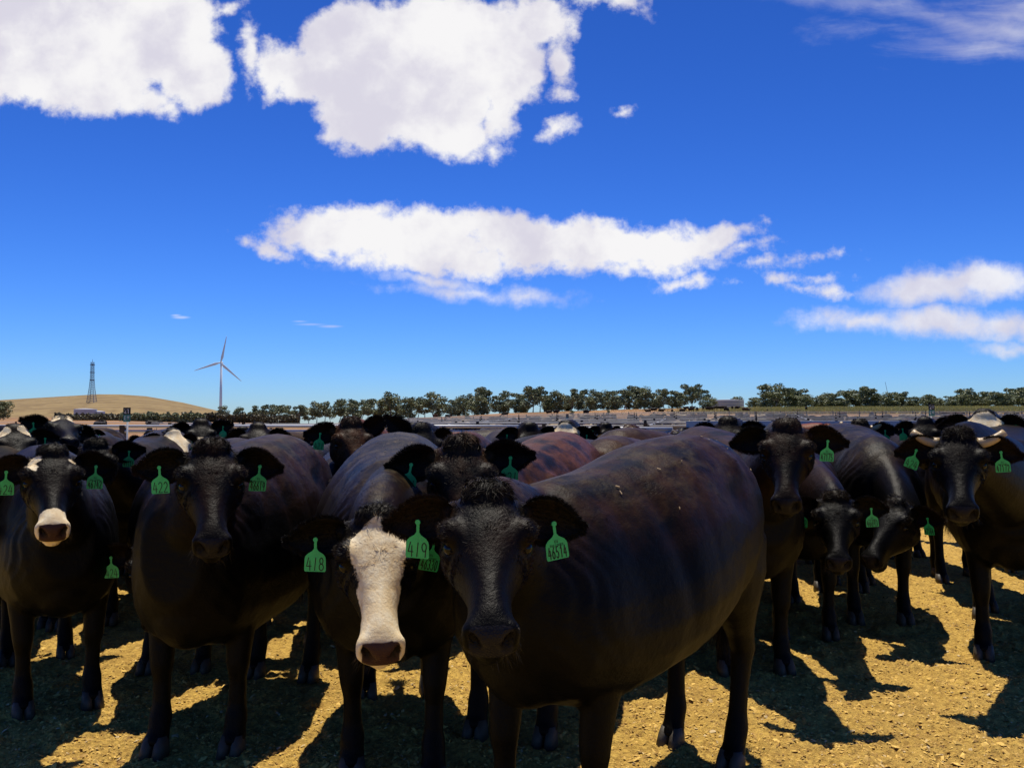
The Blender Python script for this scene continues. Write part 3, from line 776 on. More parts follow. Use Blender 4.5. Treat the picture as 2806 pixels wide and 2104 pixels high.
        x, y, z = hl.T
        # flow: whorl on the forehead, long forelock from the poll
        fx = np.where(x < .18, (x-.18)*6, 1.0); fy = y*(7.0)
        lw = (1-sstep(x, .0, .075))*(1-sstep(np.abs(y), .05, .11))*sstep(z, -.05, .0); lock = rng.random(nb) < lw*.85
        fx = np.where(lock, 1.0, fx); fy = np.where(lock, y*9+.0, fy)
        jit = 2*(np.stack([fbm(x*45+3, y*45, 2, 5), fbm(x*45, y*45+9, 2, 6), fbm(x*45, z*45, 2, 7)], 1)-.5)
        fl = np.stack([fx, fy, np.zeros_like(fx)], 1)+jit*np.where(lock, 2.2, .4)[:, None]
        fl /= np.maximum(np.linalg.norm(fl, axis=1, keepdims=True), .3)
        fl = fl @ A.T
        fl = fl-nn*(fl*nn).sum(1)[:, None]
        lift = np.where(lock, .30, np.where(x < .2, .20, .09))[:, None]
        dr = nn*lift+fl*(1-lift*.6)+rng.normal(size=(nb, 3))*.10; dr /= np.linalg.norm(dr, axis=1, keepdims=True)
        ln = np.where(lock, rng.uniform(.016, .040, nb)*p.get('tuft', 1.0), np.where(x < .22, rng.uniform(.011, .021, nb), rng.uniform(.007, .012, nb)))
        bend = fl*np.where(lock, .6, .32)[:, None]-nn*np.where(lock, .25, .10)[:, None]+np.array((0, 0, -.06))
        wdt = rng.uniform(.0005, .0009, nb)*(1, 1.3)[lod]*np.where(lock, 1.2, 1)
        att = dict(patch=patch_field(p.get('patch'), hl), nose=np.zeros(nb), brown=np.full(nb, p.get('brown', .3)*.6), dust=np.full(nb, .25), rnd=rng.random(nb)*.7)
        hv, hf, ha = strands(rt-nn*.002, dr, bend, ln, wdt, att)
        SV = [hv]; SF = [hf]; SA = [ha]; k = len(hv)
        # ear fringe
        for info in ears:
            ne = (6000, 1800)[lod]; g = info['g']; NU, NV = g.shape[1:3]
            uu = rng.integers(2, NU, ne); rim = rng.random(ne) < .55
            vv = np.where(rim, np.where(rng.random(ne) < .5, 0, NV-1), rng.integers(0, NV, ne))
            lay = (rng.random(ne) < .4).astype(int)
            uu = np.where(rng.random(ne) < .22, NU-1, uu)
            fu = rng.random(ne)[:, None]; r0 = g[lay, uu, vv]*(1-fu)+g[lay, uu-1, vv]*fu+rng.normal(size=(ne, 3))*.002
            vsn = (vv/(NV-1)*2-1)
            d = info['e'][None]*(.55+.5*(uu == NU-1))[:, None]+info['wd'][None]*(vsn*.9)[:, None]+info['n'][None]*np.where(lay == 0, .45, -.45)[:, None]*np.where(rim, .3, 1)[:, None]+rng.normal(size=(ne, 3))*.25
            d /= np.linalg.norm(d, axis=1, keepdims=True)
            ev, ef, ea = strands(r0, d, np.tile(np.array((0, 0, -.07)), (ne, 1)), rng.uniform(.006, .017, ne), rng.uniform(.0005, .0008, ne)*(1, 1.6)[lod],
                                 dict(patch=np.full(ne, -1.), nose=np.zeros(ne), brown=np.full(ne, .25), dust=np.zeros(ne), rnd=rng.random(ne)*.25))
            SV.append(ev); SF.append(ef+k); SA.append(ea); k += len(ev)
        if lod == 0:
            nf = 85000
            wt = ar*(tri_c[:, 2] > .40)*(hc[:, 0] < -.06)*(.30+np.clip(fn[:, 2]+.1, 0, 1)); wt /= wt.sum(); fi = rng.choice(len(Q), nf, p=wt)
            a_, b_ = rng.random((2, nf, 1)); C4 = V[Q[fi]]
            r0 = (C4[:, 0]*(1-a_)+C4[:, 1]*a_)*(1-b_)+(C4[:, 3]*(1-a_)+C4[:, 2]*a_)*b_
            nn = fn[fi]; d = np.stack([-np.ones(nf), np.sign(r0[:, 1])*.35, -.25*np.ones(nf)], 1)+rng.normal(size=(nf, 3))*.18
            d = d-nn*(d*nn).sum(1)[:, None]; d /= np.linalg.norm(d, axis=1, keepdims=True); d = d+nn*.07; d /= np.linalg.norm(d, axis=1, keepdims=True)
            fb = float(p.get('brown', .3))*(.02+.98*sstep(r0[:, 2], .92, 1.28)); fd = sstep(r0[:, 2], 1.02, 1.34)*p.get('dust', .6)  # strands repeat the painted lower-side shade and sunlit topline
            ev, ef, ea = strands(r0-nn*.001, d, -nn*.05, rng.uniform(.012, .024, nf), rng.uniform(.0004, .0007, nf), dict(patch=np.full(nf, -1.), nose=np.zeros(nf), brown=fb, dust=fd, rnd=rng.random(nf)**3*.5*(.12+.88*sstep(r0[:, 2], .95, 1.25))), 2)  # strand tone darkens low down: underside shade put into the colour
            SV.append(ev); SF.append(ef+k); SA.append(ea); k += len(ev)
            nw = 90
            q = np.stack([rng.uniform(.40, .46, nw), rng.uniform(-.058, .058, nw), np.where(rng.random(nw) < .5, -.127, rng.uniform(-.12, -.06, nw))], 1); q[:, 1] = np.where(q[:, 2] > -.125, np.sign(q[:, 1])*.064, q[:, 1])
            r0 = q @ A.T+ho; d = (np.stack([np.full(nw, .3), q[:, 1]*9, np.full(nw, -.6)], 1)+rng.normal(size=(nw, 3))*.3) @ A.T; d[:, 2] -= .3; d /= np.linalg.norm(d, axis=1, keepdims=True)
            ev, ef, ea = strands(r0, d, np.tile(np.array((0, 0, -.12)), (nw, 1)), rng.uniform(.02, .045, nw), np.full(nw, .0006), dict(patch=np.full(nw, -1.), nose=np.zeros(nw), brown=np.zeros(nw), dust=np.full(nw, 1.), rnd=np.ones(nw)))
            SV.append(ev); SF.append(ef+k); SA.append(ea); k += len(ev)
        # tail switch
        nt_ = 500
        r0 = np.array(tailend)[None]+rng.normal(size=(nt_, 3))*.012+np.array((0, 0, .04)); d = np.tile(np.array((0, 0, -1.)), (nt_, 1))+rng.normal(size=(nt_, 3))*.12
        ev, ef, ea = strands(r0, d, rng.normal(size=(nt_, 3))*.05, rng.uniform(.2, .38, nt_), np.full(nt_, .0015), dict(patch=np.full(nt_, -1.), nose=np.zeros(nt_), brown=np.full(nt_, .1), dust=np.zeros(nt_), rnd=rng.random(nt_)*.2))
        SV.append(ev); SF.append(ef+k); SA.append(ea)
        hm = mesh_from('hair', np.vstack(SV)*s, np.vstack(SF), COAT, True, {a: np.concatenate([q[a] for q in SA]) for a in SA[0]})
        ho_ = obj('hair', hm, root); ho_.color = cc_
    # eyes
    for sd_ in (1, -1):
        c = ho+A @ np.array((.142, sd_*.102, -.028))
        ev = (EYE_V*np.array((.023, .020, .019))) @ A.T+c
        obj('eye', mesh_from('eye', ev*s, EYE_F, M['eye']), root)
    # hooves
    for i, (fx_, fy_) in enumerate(feet):
        o = obj('hoof', HOOF, root); o.location = (fx_*s, fy_*s, 0); o.scale = (s, s, s)
    # horns
    if p.get('horns'):
        for sd_ in (1, -1):
            mb = MB(); pts = []
            for t in np.linspace(0, 1, 9):
                q = np.array((.0-.03*t*t, sd_*(.085+p.get('hl', .125)*t), -.012))
                pts.append(ho+A @ q+np.array((0, 0, p['horns']*t*t)))
            mb.tube([q*s for q in pts], [s*(.028-.009*t) for t in np.linspace(0, 1, 9)], 12)
            obj('horn', mb.mesh('horn', M['horn'], True), root)
    # tags: text per ear, camera-left ear is the animal's right ear (R)
    for key, info in (('tagL', ears[0]), ('tagR', ears[1])):
        t = p.get(key)
        if not t: continue
        o = obj('ear_tag', TAGM, root)
        n = Vector(info['n']); n.z = 0.08; n.normalize()
        zz = Vector((0, 0, 1)); yy = -n; yy = (yy-zz*yy.dot(zz)).normalized(); xx = yy.cross(zz)
        rot = Matrix((xx, yy, zz)).transposed() @ Matrix.Rotation(R(rng.uniform(-14, 14)), 3, 'Z') @ Matrix.Rotation(R(p.get('tilt'+key[-1], 0)+rng.uniform(-7, 7)), 3, 'Y') @ Matrix.Rotation(R(rng.uniform(2, 13)), 3, 'X')
        mt = rot.to_4x4(); mt.translation = Vector(info['pin'])*s
        mt = mt @ Matrix.Scale(p.get('tagscale', 1.0), 4)
        o.matrix_local = mt
        if t != '-': obj('tag_number', number_mesh(t), o)
    return root

BLACK = (0.0040, 0.0035, 0.0030); REDC = (0.22, 0.055, 0.022); BRN = (0.040, 0.020, 0.014); CREAM = (0.55, 0.42, 0.25)
def head_at(px, py, Y): return tuple(at(px, py, Y))
def face(px): return -90.0-math.degrees(math.atan2((px-CX), F))*1.0   # heading that looks at the camera
HERD = [
 # big foreground beast
 ('A', dict(deep=.03, pos=(.475, 3.57), yaw=-127, s=1.04, wd=.075, head=head_at(487, 506, 2.62), hyaw=face(487)+2, pitch=54, roll=0, brown=.72, dust=.75, fat=1.10, tagR='419', tagL='46514', tiltL=-6, earL=(R(10), .2), earR=(R(4), .15), stance=(.0, .05, .06, -.05)),
  'largest black steer in front with 419 and 46514 tags and brown tinged flank', 0),
 ('B', dict(tuft=.8, deep=.07, pos=(-.57, 4.42), yaw=-84, s=1.04, head=head_at(377, 526, 3.02), hyaw=face(377)+3, pitch=62, patch='blaze', brown=.25, dust=1.0, fat=1.12, tagR='418', tagL='46330', tiltL=8, earR=(R(2), .1), earL=(R(12), .2), stance=(.10, -.05, 0, .1)),
  'black steer with a white blaze down its whole face, beside the 418 tag', 0),
 ('C', dict(deep=.085, pos=(-1.40, 4.72), yaw=-94, s=1.03, head=head_at(211, 456, 3.72), hyaw=face(211)+2, pitch=60, brown=.75, dust=.7, tagR='422', tagL='46619', tiltL=7, earR=(R(4), .15), earL=(R(6), .2), stance=(0, .04, .05, 0)),
  'black steer with shaggy forelock wearing tags 422 and 46619', 0),
 ('D', dict(tuft=.7, deep=.05, pos=(-2.68, 5.18), yaw=-57, s=0.98, head=head_at(52, 459, 4.2), hyaw=face(52)+2, pitch=57, patch='spots', brown=.2, dust=.3, tagR='424', tagL='46742', earR=(R(14), .1), earL=(R(2), .2)),
  'black steer at far left with a white muzzle and small white poll spots', 0),
 ('I', dict(pos=(.16, 4.86), yaw=-106, s=1.04, head=head_at(461, 453, 3.62), hyaw=face(461)+3, pitch=64, brown=1.5, coat=(.006, .004, .003), dust=.2, tagR='421', tagL='421', tiltR=8, earR=(R(6), .1), earL=(R(-12), .1)),
  'rusty backed black steer looking over the head of the largest steer, tag 421', 0),
 ('J', dict(tuft=.6, pos=(1.42, 6.02), yaw=-86, s=1.06, head=head_at(787, 432, 4.78), hyaw=face(787)-2, pitch=64, brown=.8, dust=.3, tagL='47175', earL=(R(6), .15), earR=(R(10), .2)),
  'dark brown faced steer behind the rump of the largest steer, tag 47175', 0),
 ('K', dict(pos=(2.12, 6.88), yaw=-96, s=1.02, head=head_at(836, 502, 5.4), hyaw=face(836)+2, pitch=58, brown=.6, dust=.3, tagR='422', tagL='46693', earR=(R(10), .15), earL=(R(-2), .2)),
  'steer with lowered head and brownish curls between tags 422 and 46693', 0),
 ('L', dict(pos=(2.85, 7.35), yaw=-98, s=1.08, fat=1.1, head=head_at(897, 508, 6.05), hyaw=face(897)-32, pitch=55, brown=.3, dust=.8, tagL='47144', earL=(R(6), .1)),
  'black steer with head down and turned aside, left of the horned steer', 1),
 ('M', dict(tuft=1.2, pos=(3.46, 6.22), yaw=-117, s=1.08, head=head_at(958, 441, 4.85), hyaw=face(958)+3, pitch=62, brown=.15, dust=.2, horns=.035, tagR='424', tagL='47172', tiltR=14, earR=(R(8), .1), earL=(R(12), .1), fat=1.05),
  'black steer with two pale horns and shaggy poll near the right edge', 0),
 ('E', dict(deep=.05, pos=(-3.45, 5.95), yaw=-78, s=1.0, head=head_at(-32, 470, 4.9), hyaw=face(-32)+14, pitch=55, brown=.3, dust=.3, earL=(R(12), .2)),
  'black steer cut off by the left edge, only shoulder and leg in view', 1),
 ('F', dict(pos=(-2.95, 7.35), yaw=-80, s=1.04, head=head_at(96, 449, 6.0), hyaw=face(96)-6, pitch=60, brown=.4, dust=.4, tagL='47113', earL=(R(-14), .15), earR=(R(8), .2)),
  'black steer with a tousled forelock right behind the white muzzled steer', 0),
 ('G', dict(pos=(-2.02, 6.02), yaw=-92, s=1.0, head=head_at(152, 549, 4.72), hyaw=face(152)+6, pitch=62, brown=.6, dust=.6, tagR='424', earR=(R(-4), .1)),
  'steer with head hidden behind the 46619 steer, ear tag 424 showing', 1),
 ('H', dict(tuft=.5, pos=(-2.45, 8.55), yaw=-75, s=1.0, head=head_at(258, 431, 7.4), hyaw=face(258)-12, pitch=34, brown=.3, dust=.3, tagL='4663', earL=(R(8), .15), earR=(R(10), .2)),
  'black steer with its nose held forward above the back of the 422 steer', 1),
 ('H2', dict(pos=(-.55, 7.35), yaw=-100, s=1.02, head=head_at(350, 428, 6.0), hyaw=face(350)+16, pitch=60, brown=2.4, coat=(.012, .006, .004), dust=.2, tagR='421', earR=(R(-2), .1), earL=(R(-38), .1)),
  'reddish brown faced steer looking over the blazed steer, one ear raised', 0),
 ('H3', dict(tuft=0.6, pos=(.12, 7.25), yaw=-120, s=1.02, head=head_at(421, 433, 6.0), hyaw=face(421)+28, pitch=62, brown=.2, dust=.3, earR=(R(-55), .1), earL=(R(0), .2)),
  'black steer with one ear pricked straight up, behind the back of the blazed steer', 1),
 ('T', dict(pos=(-3.95, 8.2), yaw=-62, s=1.02, head=head_at(62, 424, 7.0), hyaw=face(62)+8, pitch=12, roll=-6, patch='crown', brown=.2, dust=.3, tagR='416', earR=(R(-22), .15), earL=(R(20), .3)),
  'black steer lifting its nose high, white marks on its crown, below the tower', 1),
 ('U', dict(tuft=0.5, pos=(-4.6, 7.0), yaw=-60, s=1.0, head=head_at(14, 434, 6.1), hyaw=face(14)+8, pitch=52, patch='crown', brown=.3, dust=.3, tagL='-', earL=(R(-6), .2)),
  'black steer at the left edge with two white patches on its forehead', 1),
 ('W', dict(tuft=0.4, pos=(-3.2, 8.6), yaw=-70, s=.96, head=head_at(172, 436, 7.4), hyaw=face(172)+30, pitch=55, patch='whiteface', brown=.2, dust=.3, tagL='-', earL=(R(10), .1)),
  'white faced steer turned sideways behind the 46619 steer', 1),
 ('N', dict(tuft=0.8, pos=(2.1, 8.1), yaw=-92, s=1.04, head=head_at(728, 426, 6.8), hyaw=face(728)-4, pitch=60, brown=.2, dust=.5, earL=(R(-4), .15), earR=(R(6), .1)),
  'grizzled black steer looking over the rump of the largest steer', 1),
 ('Q', dict(tuft=0.4, pos=(4.1, 7.75), yaw=-100, s=1.05, head=head_at(984, 419, 6.5), hyaw=face(984)+2, pitch=50, patch='whiteface', brown=.1, dust=.2, tagL='-', earR=(R(4), .2), earL=(R(6), .2)),
  'steer with a broad white forehead rising behind the horned steer at the right', 1),
 ('P', dict(tuft=0.4, pos=(4.3, 9.4), yaw=-85, s=1.0, head=head_at(925, 424, 8.3), hyaw=face(925)-4, pitch=48, patch='bridge', brown=.2, dust=.2, tagR='-', earR=(R(6), .1), earL=(R(-30), .1)),
  'small headed black steer in front of the blue grey rail, under sign 20', 1),
 ('S', dict(pos=(3.1, 8.95), yaw=-84, s=1.02, head=head_at(860, 427, 7.7), hyaw=face(860)-10, pitch=58, brown=.3, dust=.4, horns=.03, hl=.08, tagL='-', earL=(R(-8), .1), earR=(R(6), .2)),
  'black steer with a short white horn behind the 47175 steer', 1),
 ('O', dict(pos=(3.4, 10.3), yaw=-150, s=1.0, head=head_at(828, 430, 9.6), hyaw=-150, pitch=50, coat=REDC, brown=0, dust=.1),
  'bright red steer facing left behind the 47175 steer', 1),
 ('V', dict(tuft=0.5, pos=(-2.9, 9.8), yaw=-92, s=1.02, head=head_at(201, 426, 8.4), hyaw=face(201)+2, pitch=40, patch='bridge', brown=.1, dust=.3, tagR='-', tagL='-', earR=(R(-4), .15), earL=(R(-24), .1)),
  'black steer with pale nose bridge and tags in both ears near the fence', 1),
 ('Y1', dict(pos=(-3.75, 9.5), yaw=-85, s=.98, head=head_at(152, 438, 8.2), hyaw=face(152)-25, pitch=58, brown=.3, dust=.3, tagL='-'),
  'black steer looking right with head low, beneath the number 21 sign', 1),
 ('WF', dict(tuft=0.4, pos=(.75, 9.6), yaw=-95, s=1.02, head=head_at(566, 428, 8.2), hyaw=face(566)-14, pitch=66, patch='whiteface', brown=.2, dust=.3, tagL='-', tagR='-', earL=(R(20), .1), earR=(R(20), .2)),
  'white faced black steer with head bowed in front of the double rail', 1),
 # backs without a visible head
 ('BB', dict(pos=(.83, 6.05), yaw=66, s=1.02, head=(1.2, 7.05, 1.05), hyaw=70, pitch=50, brown=1.0, coat=(.032, .017, .013), dust=.55),
  'brown backed steer facing away, rounded rump just behind the largest steer', 1),
 ('CC', dict(pos=(1.28, 7.75), yaw=48, s=1.05, head=(2.0, 8.7, 1.15), hyaw=50, pitch=50, brown=.8, coat=(.030, .018, .015), dust=.7),
  'taller brown backed steer facing away, next row behind the largest steer', 1),
 ('Z5', dict(pos=(-1.62, 8.0), yaw=-96, s=1.0, head=(-1.75, 6.85, 1.2), hyaw=-80, pitch=58, brown=.2, dust=.3),
  'black steer hidden in the second gap left of the white blazed steer', 1),
 ('Z1', dict(pos=(-1.22, 6.7), yaw=-88, s=.98, head=(-1.62, 5.55, .95), hyaw=-88, pitch=58, brown=.3, dust=.3),
  'black steer wedged between the white blazed steer and the 46619 steer, little but legs showing', 1),
 ('Z2', dict(pos=(-3.65, 7.05), yaw=-74, s=1.0, head=(-3.25, 5.95, 1.12), hyaw=-60, pitch=60, brown=.4, dust=.3),
  'black steer with lowered head in the gap between the two far left steers', 1),
 ('Z3', dict(pos=(1.55, 9.2), yaw=-95, s=1.0, head=tuple(at(632, 434, 8.2)), hyaw=-100, pitch=52, patch='whiteface', coat=(.10, .035, .015), brown=0, dust=.1),
  'small cream faced steer peering over the brown backs right of the middle', 1),
 ('Z4', dict(pos=(.55, 7.0), yaw=-100, s=.98, head=(.28, 5.9, 1.15), hyaw=-96, pitch=58, brown=.4, dust=.3),
  'black steer behind the rusty backed one, mostly hidden', 1),
 ('DD', dict(pos=(.35, 8.1), yaw=100, s=1.0, head=(.25, 9.15, 1.1), hyaw=100, pitch=50, brown=.2, dust=.7),
  'grey black backed steer facing away to the right of the white faced one', 1),
]
for key, p, label, lod in HERD:
    if p['pitch'] > 50: p['pitch'] -= 16
    rt = build_cow('steer', p, label, 'beef cattle crowded in the pen', lod, 'steer')

    if key in ('A', 'B'):
        bm_ = [c for c in rt.children if c.name.startswith('body')][0].data
        co = np.empty(len(bm_.vertices)*3, np.float32); bm_.vertices.foreach_get('co', co); co = co.reshape(-1, 3)
        no = np.empty(len(bm_.vertices)*3, np.float32); bm_.vertices.foreach_get('normal', no); no = no.reshape(-1, 3)
        cand = np.where((co[:, 2] > 1.15) & (no[:, 2] > .5) & (co[:, 0] < .5))[0]
        mb = MB()
        for i_ in rng.choice(cand, 20):
            L_ = rng.uniform(.003, .008); a = rng.random()*6.28; q = Matrix.Rotation(a, 3, 'Z')
            qn = Vector(no[i_]).to_track_quat('Z', 'Y').to_matrix() @ q
            mb.box(co[i_]+no[i_]*.006, (L_*2, L_*.55, .0025), np.array(qn))
        tag(obj('straw_bits', mb.mesh('straw_bits', M['horn']), rt), kind='stuff')

# ------------------------------------------------------------------ further animals of the same pen, by copying four models
def copy_tree(o, parent=None):
    c = o.copy(); col.objects.link(c)
    if parent: c.parent = parent
    for ch in list(o.children): copy_tree(ch, c)
    return c
def proto(p, label):
    return build_cow('steer', p, label, 'beef cattle crowded in the pen', 2, 'steer')
z0 = 1.42
PR = [proto(dict(pos=(-5.6, 12.0), yaw=-70, s=1.0, head=(-5.3, 10.95, 1.40), hyaw=-66, pitch=52, brown=.4, dust=.5, tagR='-', tagL='-'), 'black steer by the back fence at far left with both ears tagged'),
      proto(dict(pos=(-1.9, 12.2), yaw=-110, s=1.0, head=(-2.4, 11.2, 1.33), hyaw=-100, pitch=58, brown=.8, dust=.5, tagL='-'), 'brown black steer near the back fence left of centre, head half turned'),
      proto(dict(pos=(1.9, 12.6), yaw=20, s=1.0, head=(2.95, 12.9, 1.25), hyaw=10, pitch=45, brown=.7, dust=.7), 'brown black steer standing side on along the back fence, near the middle'),
      proto(dict(pos=(3.2, 11.4), yaw=-80, s=1.0, head=(3.1, 10.3, 1.42), hyaw=-95, pitch=50, patch='whiteface', coat=(.05, .02, .012), brown=.3, dust=.3, tagR='-'), 'white faced brown steer near the back fence right of centre')]
EX = [(0, -2.6, 13.2, 6), (1, -1.2, 11.3, -8), (0, 1.1, 13.6, -4), (1, -7.4, 8.6, 8), (1, 2.3, 12.2, 14), (2, -3.6, 13.7, 15), (3, -6.0, 10.0, 6), (0, -7.2, 10.6, 8), (1, -6.6, 13.3, -12), (3, -4.3, 12.9, 10), (0, -3.3, 11.2, -4), (2, -.6, 10.4, 170), (0, -.5, 12.9, 12), (1, .6, 11.9, 20), (0, .0, 9.0, -8), (2, 1.7, 9.7, 150),
      (3, 1.75, 11.6, -14), (0, 4.3, 10.6, -10), (1, 5.3, 9.5, 6), (2, 5.7, 8.6, 200), (0, -1.4, 9.6, 10), (1, -4.9, 10.3, 24), (0, 2.9, 12.4, 4), (2, -8.0, 12.4, 12), (1, 2.6, 10.2, -16), (0, -5.5, 8.7, 10)]
side = ['far left', 'left', 'middle', 'right', 'far right']
adj = ['dark faced', 'grizzled', 'glossy', 'dusty', 'brown backed', 'shaggy', 'low headed', 'alert', 'drowsy', 'muddy']
for i, (k, x, y, a) in enumerate(EX):
    c = copy_tree(PR[k]); c.location = (x, y, 0); c.rotation_euler.z = PR[k].rotation_euler.z+R(a)
    c.scale = (1+.03*((i*7) % 3-1),)*3
    c['label'] = 'dark steer seen in part between nearer heads, deep in the pen before the back fence'
    if k == 3: c['label'] = 'white faced dark steer seen in part behind nearer backs, near the back fence'
print('herd done')

# ------------------------------------------------------------------ fences
def fence(name, pts, heights, spacing, rr, mat, label, group=None, posth=1.45, pw_=.09, dz=0.0, slab=None, pm='post'):
    root = empty(name, (pts[0][0], pts[0][1], th(*pts[0][:2])))
    tag(root, label, 'fence', group)
    o0 = root.location
    samp = []
    for (a, b) in zip(pts[:-1], pts[1:]):
        a = Vector(a[:2]); b = Vector(b[:2]); n = max(1, int(round((b-a).length/spacing)))
        for i in range(n): samp.append(a.lerp(b, i/n))
    samp.append(Vector(pts[-1][:2]))
    P3 = [Vector((q.x, q.y, th(q.x, q.y)+dz))-o0 for q in samp]
    for h in heights:
        mb = MB(); mb.tube([q+Vector((0, 0, h)) for q in P3], rr, 6); obj('rail', mb.mesh('rail', mat, True), root)
    if slab:
        mb = MB()
        for a, b in zip(P3[:-1], P3[1:]): mb.bar(a+Vector((0, 0, slab[0])), b+Vector((0, 0, slab[0])), .05, slab[1])
        obj('beam', mb.mesh('beam', M['bluesteel']), root)
    mb = MB(); mb.box((0, 0, posth/2-.2), (pw_, pw_, posth+.4)); pmesh = mb.mesh('post', M[pm])
    step = max(1, math.ceil(len(P3)/95))
    for q in P3[::step]:
        o = obj('post', pmesh, root); o.location = q+Vector((0, .0, 0))
    return root
fence('pen_fence', [(-13, 16.5), (-5, 15.8), (0.4, 15.2)], [.35, .62, .88, 1.14, 1.36, 1.45], 1.9, .033, M['steel'], 'galvanised pipe fence behind the herd, left half of the picture', posth=1.47)
fence('pen_fence', [(0.6, 15.0), (2.6, 14.4)], [.6, .88, 1.14, 1.41], 1.0, .042, M['steel'], 'short double rail stretch on thick dark posts in the middle behind the white faced steer', posth=1.36, pw_=.16, slab=(1.34, .09))
fence('pen_fence', [(2.8, 14.2), (5.2, 11.6), (7.6, 9.0)], [.35, .62, .88, 1.12, 1.28], 1.6, .034, M['rust'], 'blue grey beam fence rising toward the right edge', posth=1.44, pw_=.13, slab=(1.485, .10))
FN = [(21, 1.42), (27, 1.45), (34, 1.45), (42, 1.45), (52, 1.45), (64, 1.45), (78, 1.45), (94, 1.45), (112, 1.45), (130, 1.45)]
ordw = ['nearest', 'second', 'third', 'fourth', 'fifth', 'sixth', 'seventh', 'eighth', 'ninth', 'last']
for i, (Y, h) in enumerate(FN):
    x0 = -0.42*Y if i < 3 else -0.17*Y; x1 = 0.72*Y
    tilt = (-1)**i*0.03
    pts = [(x0, Y*(1.06-tilt)), ((x0+x1)/2, Y), (x1, Y*(.96+tilt))]
    fence('yard_fence', pts, [.5, .95, h], max(2.4, Y/22), .024 if Y < 60 else .032, M['dull'], '%s row of grey feedlot rails counted from the back of the herd' % ordw[i], 'yard rails receding behind the pen', posth=h+.05, pw_=.09, pm='post')
# cross lanes joining the rows
for i, (xa, ya, xb, yb) in enumerate([(3.2, 21, 9, 52), (9.5, 27, 30, 94), (15, 21, 44, 78), (-2, 27, 0.5, 78)]):
    fence('cross_fence', [(xa, ya), ((xa+xb)/2, (ya+yb)/2), (xb, yb)], [.5, .95, 1.42], 4, .03, M['dull'], ['short slanting rail fence in the middle between the yard rows', 'long slanting rail fence right of centre between the yard rows', 'slanting rail fence at the far right between the yard rows', 'slanting rail fence left of centre between the yard rows'][i], None, posth=1.45)

# ------------------------------------------------------------------ distant cattle
def far_cow_mesh(lying=False, graze=False):
    p = dict(); Hm = (Matrix.Rotation(R(68 if graze else 40), 3, 'Y')).to_4x4(); Hm.translation = (1.10, 0, .62 if graze else 1.32)
    prims, _, _ = cow_prims(p, Hm)
    V = []; Fs = []; n = 0
    for v, f in prims: V.append(v); Fs += [tuple(i+n for i in q) for q in f]; n += len(v)
    V, Q = remesh(np.vstack(V), Fs, .05, 1)
    if lying: V[:, 2] = np.where(V[:, 2] < .62, V[:, 2]*.15, V[:, 2]-.53)
    nV = len(V)
    AT = dict(patch=np.full(nV, -1.), nose=np.zeros(nV), brown=np.full(nV, .3), dust=sstep(V[:, 2], 1.0, 1.35)*.3, rnd=np.zeros(nV))  # topline lightened in colour, dusty and sunlit in one
    return mesh_from('far_beast', V, Q, COAT, True, AT)
FC = [far_cow_mesh(), far_cow_mesh(graze=True), far_cow_mesh(lying=True)]
def far_cow(x, y, a, c, m, label, group):
    o = obj('distant_steer', FC[m]); o.location = (x, y, th(x, y)); o.rotation_euler.z = a; o.color = tuple(c)+(1,)
    tag(o, label, 'steer', group)
LB = {0: 'black steer penned among the grey rails beyond the fence', 1: 'brown steer penned among the grey rails beyond the fence', 2: 'cream steer penned among the grey rails beyond the fence'}
rr_ = random.Random(3)
for i in range(len(FN)-1):
    ya, yb = FN[i][0], FN[i+1][0]
    n = [8, 12, 16, 20, 24, 28, 30, 30, 30][i]
    for j in range(n):
        lo = -.05 if i < 3 else -.12
        u = rr_.uniform(lo, .62); y = rr_.uniform(ya+1.2, yb-1.2)
        t = rr_.random(); k = 0 if t < .62 else (1 if t < .84 else 2)
        far_cow(u*y, y, rr_.uniform(0, 6.28), (BLACK, (.07, .03, .016), CREAM)[k], 0 if rr_.random() < .8 else 1, LB[k], 'cattle in the far yards: '+('black', 'brown', 'cream')[k])
for (px, Y, m, k) in [(436, 290, 0, 1), (350, 300, 2, 0), (358, 300, 2, 0), (330, 290, 2, 1), (283, 300, 0, 0), (414, 260, 2, 1), (549, 255, 0, 0), (556, 255, 0, 0), (586, 230, 0, 0), (648, 262, 2, 0), (654, 250, 0, 0), (661, 262, 2, 0), (672, 255, 2, 0), (682, 260, 2, 0), (691, 250, 0, 0), (697, 255, 0, 0), (686, 285, 0, 0), (692, 290, 0, 0),
                      (703, 285, 0, 0), (708, 262, 0, 0), (714, 285, 0, 0), (719, 285, 0, 0), (724, 290, 0, 0), (732, 285, 0, 0), (737, 280, 0, 0), (712, 270, 0, 0), (726, 240, 1, 0), (745, 235, 1, 1), (748, 262, 2, 0), (767, 240, 2, 0), (806, 255, 0, 0), (797, 240, 2, 1), (93+60, 120, 0, 0), (101, 115, 1, 0), (27, 120, 1, 1), (39, 190, 0, 0), (505, 235, 1, 0), (448, 250, 0, 0)]:
    g = ground_at(px, Y)
    far_cow(g.x, g.y, rr_.choice([.1, 3.0, .5, 2.6, 1.3]), (BLACK, (.07, .03, .016))[k], m, ('black' if k == 0 else 'brown')+(' steer lying' if m == 2 else ' steer standing')+' on the bare dusty paddock', 'cattle out on the dusty paddock: '+('black', 'brown')[k]+(' lying' if m == 2 else ' standing'))

